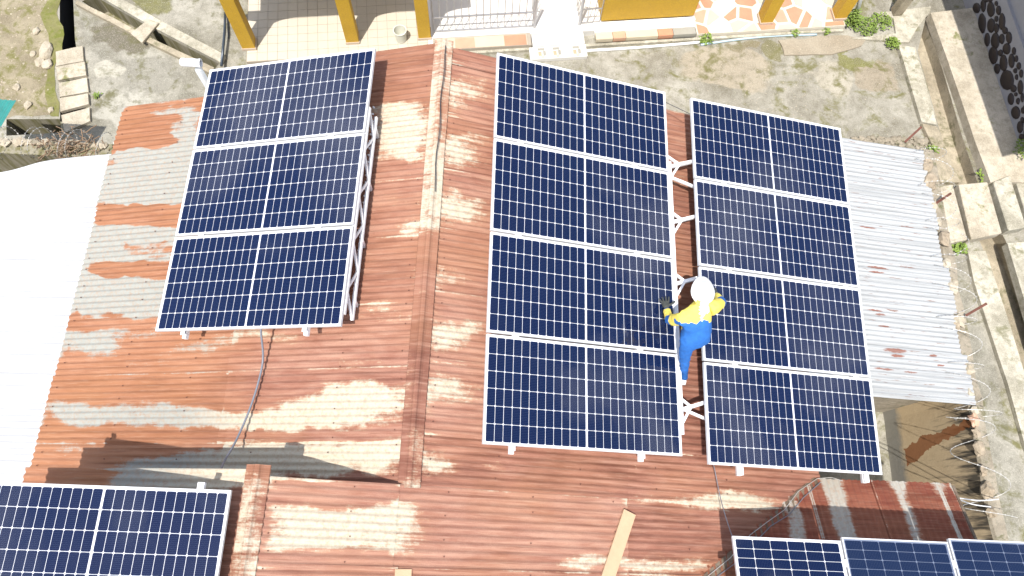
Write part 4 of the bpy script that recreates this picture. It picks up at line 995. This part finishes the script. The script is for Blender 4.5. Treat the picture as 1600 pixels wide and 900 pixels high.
coil('razor_wire', V((-10.2, 5.86, 1.88)), V((-6.2, 5.86, 1.88)), .24, 14, 'razor wire coil along the mossy left wall', 0, .8, 4, .0024)
random.seed(21)
for k, (pa, pb, lab) in enumerate((((1462, 318), (1486, 302), 'short rusty bar leaning on the wall by the cream block'), ((1509, 493), (1542, 474), 'rusty bar sticking out over the outer footpath'), ((1414, 222), (1440, 198), 'dark rusty bar at the far corner of the white lean-to'))):
    a, b = at(*pa, 2.02), at(*pb, 2.25); mb = MB(); mb.bar(a, b, .035, .035); tag(mb.build('rusty_bar', 'rebar'), lab, 'bar', 'rusty bars on the right wall')
for k, (pts, lab) in enumerate(((((1490, 777, 3.45), (1530, 782, 2.6), (1560, 780, 2.05)), 'upper white tie wire from the small roof to the wall'), (((1492, 778, 3.45), (1520, 788, 2.6), (1548, 792, 2.05)), 'lower white tie wire from the small roof to the wall'))):
    mb = MB(); mb.tube(smooth([at(*p) for p in pts]), .008, 6); tag(mb.build('tie_wire', 'pvc'), lab, 'wire', 'white tie wires')
mb = MB(); mb.tube([arr_pt('B', PL + .02, .12, -.04), arr_pt('C', -.01, .22, -.03)], .004, 5); tag(mb.build('link_wire', 'cable'), 'thin dark wire between the tops of the middle and right arrays', 'wire')

# ------------------------------------------------------------------ plants, rubble
def weed(px_, py_, z, r, h, n, lab, spread=1.0, lw=.03, seed=0):
    random.seed(seed + 100); base = at(px_, py_, z)
    th = thing('weed', lab, 'weed', tuple(base), 'weeds in the cracks')
    mb = MB(); sm = MB()
    for i in range(n):
        an = random.uniform(0, 2 * math.pi); rr = r * math.sqrt(random.random()) ; c = base + V((rr * math.cos(an), rr * math.sin(an), h * (1 - (rr / r) ** 2 * .6) * random.uniform(.25, 1)))
        d = V((random.gauss(0, 1), random.gauss(0, 1), random.uniform(-.3, .5))).normalized(); s = d.cross(V((0, 0, 1))).normalized(); up = s.cross(d)
        ln = lw * random.uniform(1.1, 2.2); wd_ = lw * random.uniform(.4, .8)
        mb.add([c, c + d * ln * .5 + s * wd_ + up * .006, c + d * ln, c + d * ln * .5 - s * wd_ + up * .006], [(0, 1, 2, 3)])
        if i % 6 == 0: sm.tube([base + V((rr * .3 * math.cos(an), rr * .3 * math.sin(an), 0)), c], .003, 4)
    sm.build('stem', 'leaf', th); o = mb.build('leaves', 'leaf', th); o['kind'] = 'stuff'
weed(1326, 36, .02, .18, .42, 300, 'tall bright green weed at the terrace corner', seed=1)
weed(1350, 42, .02, .26, .12, 260, 'low green weed patch spreading from the terrace corner', seed=2)
weed(1376, 35, .02, .24, .10, 190, 'low weed beside the short concrete landing', seed=3)
weed(1393, 70, .02, .14, .2, 160, 'small green weed by the lichen-spotted kerb', seed=4)
weed(1102, 62, .02, .15, .16, 120, 'green tuft between the blue and white pipes', seed=5)
weed(1241, 52, .02, .09, .12, 70, 'little green tuft on the blue pipe', seed=6)
weed(1290, 50, .02, .09, .1, 60, 'little weed at the end of the blue pipe', seed=7)
weed(1541, 277, .02, .18, .16, 70, 'spiky green plant above the bridging slab', lw=.045, seed=8)
weed(1496, 388, .02, .13, .16, 60, 'spiky green plant below the cream block', lw=.045, seed=9)
weed(1455, 236, .02, .10, .15, 80, 'weed growing at the top end of the right wall', seed=10)
weed(1600, 236, .25, .22, .3, 200, 'dark green shrub at the foot of the stone dado', seed=11)
weed(153, 150, .02, .06, .06, 30, 'tiny weed beside the row of cover slabs', seed=12)
bp = thing('brush_pile', 'heap of dry brown twigs and leaves on the mossy wall', 'brush pile', tuple(at(112, 212, 1.9)), None)
random.seed(33); mb = MB(); c = at(112, 210, 1.95)
for i in range(150):
    p = V((c.x + random.gauss(0, .26), 5.86 + random.gauss(0, .12), 1.92 + abs(random.gauss(0, .09)))); d = V((random.gauss(0, 1), random.gauss(0, 1), random.gauss(0, .35))).normalized() * random.uniform(.06, .2)
    m_ = p + d * .5 + V((random.gauss(0, .02), random.gauss(0, .02), random.gauss(0, .02))); mb.tube([p, m_, p + d], random.uniform(.004, .009), 4, cap=False)
o = mb.build('twigs', 'twig', bp); o['kind'] = 'stuff'
random.seed(44)
for k, (x, y, r, lab) in enumerate(((73, 82, .16, 'long pale stone on the dirt beside the cover slabs'), (64, 98, .12, 'pale stone on the dirt above a twin'), (75, 102, .13, 'rounded pale stone touching the moss strip'), (57, 50, .09, 'stone lying highest on the bare dirt'), (52, 85, .07, 'little stone left of the pale pair'), (45, 165, .09, 'stone on the dirt near the teal sheet'), (27, 137, .08, 'stone alone in the middle of the dirt'), (80, 172, .07, 'stone at the lower corner of the dirt'))):
    p = at(x, y, 0); p.z = r * .22
    tag(blob(p, (r * .8, r * (1.5 if k == 0 else 1.0), r * .45), k + 80, 2, 1, .3).build('loose_stone', 'stone_pale'), lab, 'stone', 'loose stones on the dirt')
mb = MB()
for k in range(300):
    x, y = random.uniform(-20, 76), random.uniform(-10, 184); p = at(x, y, 0); r = .006 + .024 * random.random() ** 3
    q = [p + V((r * random.uniform(.6, 1.3) * math.cos(t), r * random.uniform(.6, 1.3) * math.sin(t), .004)) for t in (0, 1.25, 2.5, 3.8, 5)]
    mb.add(q + [p + V((0, 0, .006 + r * .7))], [(i, (i + 1) % 5, 5) for i in range(5)])
for k in range(260):
    x, y = random.gauss(1190, 50) if k % 3 else random.uniform(1200, 1430), random.gauss(140, 30) if k % 3 else random.uniform(100, 235); p = at(x, min(y, 235), 0); r = random.uniform(.004, .013)
    q = [p + V((r * random.uniform(.6, 1.3) * math.cos(t), r * random.uniform(.6, 1.3) * math.sin(t), .0)) for t in (0, 1.25, 2.5, 3.8, 5)]
    mb.add(q + [p + V((0, 0, .003 + r * .6))], [(i, (i + 1) % 5, 5) for i in range(5)])
rb = MB()
for k in range(150):
    x = random.uniform(1325, 1462); y = 214 + (x - 1325) * .02 + abs(random.gauss(0, 9)); p = at(x, y, .03); b_ = blob(p, random.uniform(.02, .065), k, 1, .7, .5); rb.add(b_.v, b_.f)
tag(rb.build('rubble', 'brick_block'), 'strip of small rubble along the far edge of the white lean-to', 'rubble', kind='stuff')
tag(mb.build('gravel', 'stone_pale'), 'fine pale gravel scattered over dirt and yard', 'gravel', kind='stuff')
pst = thing('gate_post', 'short grey concrete post at the top edge beside the weeds', 'post', tuple(at(1398, 20, 0)))
mb = MB(); p = at(1397, 22, .05); mb.obox(p + V((.05, .05, .45)), EH, FH, ZZ, .2, .2, .9); mb.build('post_body', 'kerb_tan', pst, bevel=.01)

# ------------------------------------------------------------------ the worker
def skin(name, verts, edges, radii, root=0, sub=2):
    me = bpy.data.meshes.new(name); me.from_pydata([tuple(v) for v in verts], edges, []); o = bpy.data.objects.new(name, me); COL.objects.link(o)
    o.modifiers.new('s', 'SKIN'); 
    for i, sv in enumerate(me.skin_vertices[0].data):
        r = radii[i]; sv.radius = r if isinstance(r, tuple) else (r, r); sv.use_root = (i == root)
    sb = o.modifiers.new('b', 'SUBSURF'); sb.levels = sub; sb.render_levels = sub
    dg = bpy.context.evaluated_depsgraph_get(); dg.update(); m2 = bpy.data.meshes.new_from_object(o.evaluated_get(dg)); bpy.data.objects.remove(o)
    o2 = bpy.data.objects.new(name, m2); COL.objects.link(o2); m2.polygons.foreach_set('use_smooth', [True] * len(m2.polygons)); return o2
J = {}
jn = ['pelvis', 'waist', 'chest', 'neck', 'jaw', 'head', 'nose', 'shL', 'elL', 'wrL', 'shR', 'elR', 'wrR', 'hipL', 'knL', 'anL', 'hipR', 'knR', 'anR', 'heL', 'heR']
jp = [(2.175, 2.27, 4.80), (2.18, 2.36, 4.91), (2.165, 2.46, 5.02), (2.175, 2.545, 5.10), (2.185, 2.60, 5.125), (2.195, 2.655, 5.165), (2.195, 2.735, 5.09),
      (1.985, 2.40, 5.02), (1.93, 2.46, 4.74), (1.952, 2.66, 4.545), (2.365, 2.56, 5.02), (2.52, 2.69, 4.77), (2.545, 2.88, 4.50),
      (2.10, 2.19, 4.74), (2.165, 2.09, 4.42), (2.242, 2.00, 4.075), (2.265, 2.27, 4.77), (2.285, 2.56, 4.44), (2.30, 2.48, 4.06), (2.243, 1.985, 4.03), (2.302, 2.465, 4.02)]
jr = [(.185, .15), (.165, .14), (.16, .12), .06, .075, .092, .02, .078, .052, .036, .078, .052, .036, .085, .056, .044, .105, .07, .052, .048, .05]
je = [('pelvis', 'waist'), ('waist', 'chest'), ('chest', 'neck'), ('neck', 'jaw'), ('jaw', 'head'), ('jaw', 'nose'), ('chest', 'shL'), ('shL', 'elL'), ('elL', 'wrL'), ('chest', 'shR'), ('shR', 'elR'), ('elR', 'wrR'),
      ('pelvis', 'hipL'), ('hipL', 'knL'), ('knL', 'anL'), ('anL', 'heL'), ('pelvis', 'hipR'), ('hipR', 'knR'), ('knR', 'anR'), ('anR', 'heR')]
ix = {n: i for i, n in enumerate(jn)}; P3 = {n: V(p) for n, p in zip(jn, jp)}
body = skin('person', jp, [(ix[a], ix[b]) for a, b in je], jr, 0, 3)
tag(body, 'worker in blue and yellow workwear and white helmet leaning between the arrays', 'person')
for m in ('blue_cloth', 'yellow_cloth', 'white_print_glare', 'skin'): body.data.materials.append(MAT[m])
def seg_d(p, a, b):
    ab = b - a; t = max(0, min(1, (p - a).dot(ab) / ab.length_squared)); return (p - a - ab * t).length, t
for f in body.data.polygons:
    c = f.center; best = min(((seg_d(c, P3[a], P3[b])[0] / (1.4 if a in ('chest', 'waist') else 1), a, b) for a, b in je), key=lambda q: q[0]); a, b = best[1], best[2]; t = seg_d(c, P3[a], P3[b])[1]
    m = 0
    if (a, b) in (('neck', 'jaw'), ('jaw', 'head'), ('jaw', 'nose')): m = 3
    elif b in ('shL', 'shR'): m = 0 if (c - P3[a]).dot(V((0, -.75, -.65))) > .06 else (1 if c.z < 5.11 or b == 'shL' else 2)
    elif a in ('shL', 'shR'): m = 1 if t < .72 else 0
    elif a == 'elL': m = 0 if t < .22 or t > .85 else 1
    elif a == 'elR': m = 0 if t < .30 or t > .85 else 1
    elif (a, b) == ('chest', 'neck'): m = 2 if c.x > 2.16 else 1  # white faces paint the blown-out sun on the yoke
    elif (a, b) == ('waist', 'chest'): m = (2 if c.x > 2.16 else 1) if t > .86 else 0
    f.material_index = m
# cloth wrinkles
for v in body.data.vertices:
    n_ = noise.noise(V((v.co.x * 14, v.co.y * 20, v.co.z * 26))) * .013 + noise.noise(v.co * 48 + V((3, 1, 2))) * .005
    v.co += v.normal * n_
# helmet
hc = P3['head'] + V((.0, .0, .01)); hax = V((.02, -.12, .99)).normalized(); mb = MB(); prof = [(.126, -.03), (.130, -.02), (.112, -.012)] + [(.107 * math.cos(t), .02 + .105 * math.sin(t)) for t in [k * math.pi / 2 / 8 for k in range(9)]]
mb.lathe(prof, hc, 28, 0, hax); 
hx = V((1, 0, 0)); hf = V((0, 1, 0))
mb.v = [tuple(V(p) + (hf * .05 * max(0, (V(p) - hc).dot(hf) / .13) ** 2 if (V(p) - hc).dot(hax) < 0 else V((0, 0, 0)))) for p in mb.v]
hel = mb.build('helmet', 'helmet', None, smooth=True); hel.parent = body
mb = MB()
for s in (-1, 0, 1):
    mb.tube([hc + hax * (.022 + .107 * math.sin(t)) + hf * (.108 * math.cos(t)) + hx * s * .022 for t in [.5 + k * 2.1 / 8 for k in range(9)]], .006, 5)
rg = mb.build('helmet_ridge', 'helmet', None, smooth=True); rg.parent = hel
# gloves: palm and five fingers lying on the glass
def hand(wr, tip_dir, nrm_, thumb_side, lab):
    d = tip_dir.normalized(); n = nrm_.normalized(); s = d.cross(n).normalized() * thumb_side
    vs = [wr, wr + d * .045, wr + d * .085]; ed = [(0, 1), (1, 2)]; rd = [.034, (.042, .02), (.045, .017)]
    for k, (off, ln, sp) in enumerate(((.034, .070, .18), (.012, .080, .05), (-.012, .075, -.06), (-.034, .058, -.2))):
        b = len(vs); k0 = wr + d * .092 + s * off; dd = (d + s * sp).normalized()
        vs += [k0, k0 + dd * ln * .5 + n * .006, k0 + dd * ln - n * .006]; ed += [(2, b), (b, b + 1), (b + 1, b + 2)]; rd += [.012, .010, .009]
    b = len(vs); t0 = wr + d * .045 + s * .04
    vs += [t0, t0 + (d * .6 + s).normalized() * .04, t0 + (d * .8 + s).normalized() * .07]; ed += [(1, b), (b, b + 1), (b + 1, b + 2)]; rd += [.014, .012, .010]
    vs = [wr + (q - wr) * 1.22 for q in vs]
    o = skin('glove', vs, ed, rd, 0, 2); o.data.materials.append(MAT['glove']); o.parent = body; o['label'] = lab; return o
nBn = nnB; nCn = ARR['C'][2].normalized().cross(ARR['C'][1].normalized())
tB = onpl(1037, 462, ARR['B'][0] + nBn * .018, nBn); wrL = P3['wrL']
tC = onpl(1111, 449, ARR['C'][0] + nCn * .018, nCn); wrR = P3['wrR']
hand(wrL + (tB - wrL) * .05, tB - wrL, V((-.2, .5, .8)), 1, 'dark grey glove resting on the middle array')
hand(wrR + (tC - wrR) * .05, tC - wrR, V((.2, .5, .8)), -1, 'dark grey glove resting on the right array')
# shoes
for n_, zf in (('anL', 0), ('anR', 0)):
    p = P3[n_]; gz = RZ - (p.x - RX) * math.tan(SLP) + .02; mb = MB()
    prof = [(-.085, .034, .06), (-.05, .040, .085), (0, .042, .09), (.06, .045, .065), (.12, .046, .05), (.165, .034, .042), (.18, .015, .03)]
    vs = []; N = 10
    for (yy, wd_, hh) in prof:
        for k in range(N):
            an = 2 * math.pi * k / N; vs.append(V((p.x + wd_ * math.cos(an), p.y + yy, gz + max(0, hh / 2 + hh * .62 * math.sin(an)))))
    mb.add(vs, [(i * N + k, i * N + (k + 1) % N, (i + 1) * N + (k + 1) % N, (i + 1) * N + k)[::-1] for i in range(len(prof) - 1) for k in range(N)] + [tuple(range(N)), tuple((len(prof) - 1) * N + k for k in range(N))[::-1]])
    o = mb.build('shoe', 'shoe', None, smooth=True); o.parent = body
mb = MB()     # small white print on the back of the jacket
for k in range(5):
    c = at(1086 + k * 2.0, 506 - k * .7, 5.03); 
    mb.obox(c + V((0, -.015, 0)), V((1, .2, 0)).normalized(), V((0, .7, .7)), V((0, -.7, .7)), .008, .014 + .006 * (k % 2), .03)
o = mb.build('back_print', 'white_print_glare', None); o.parent = body
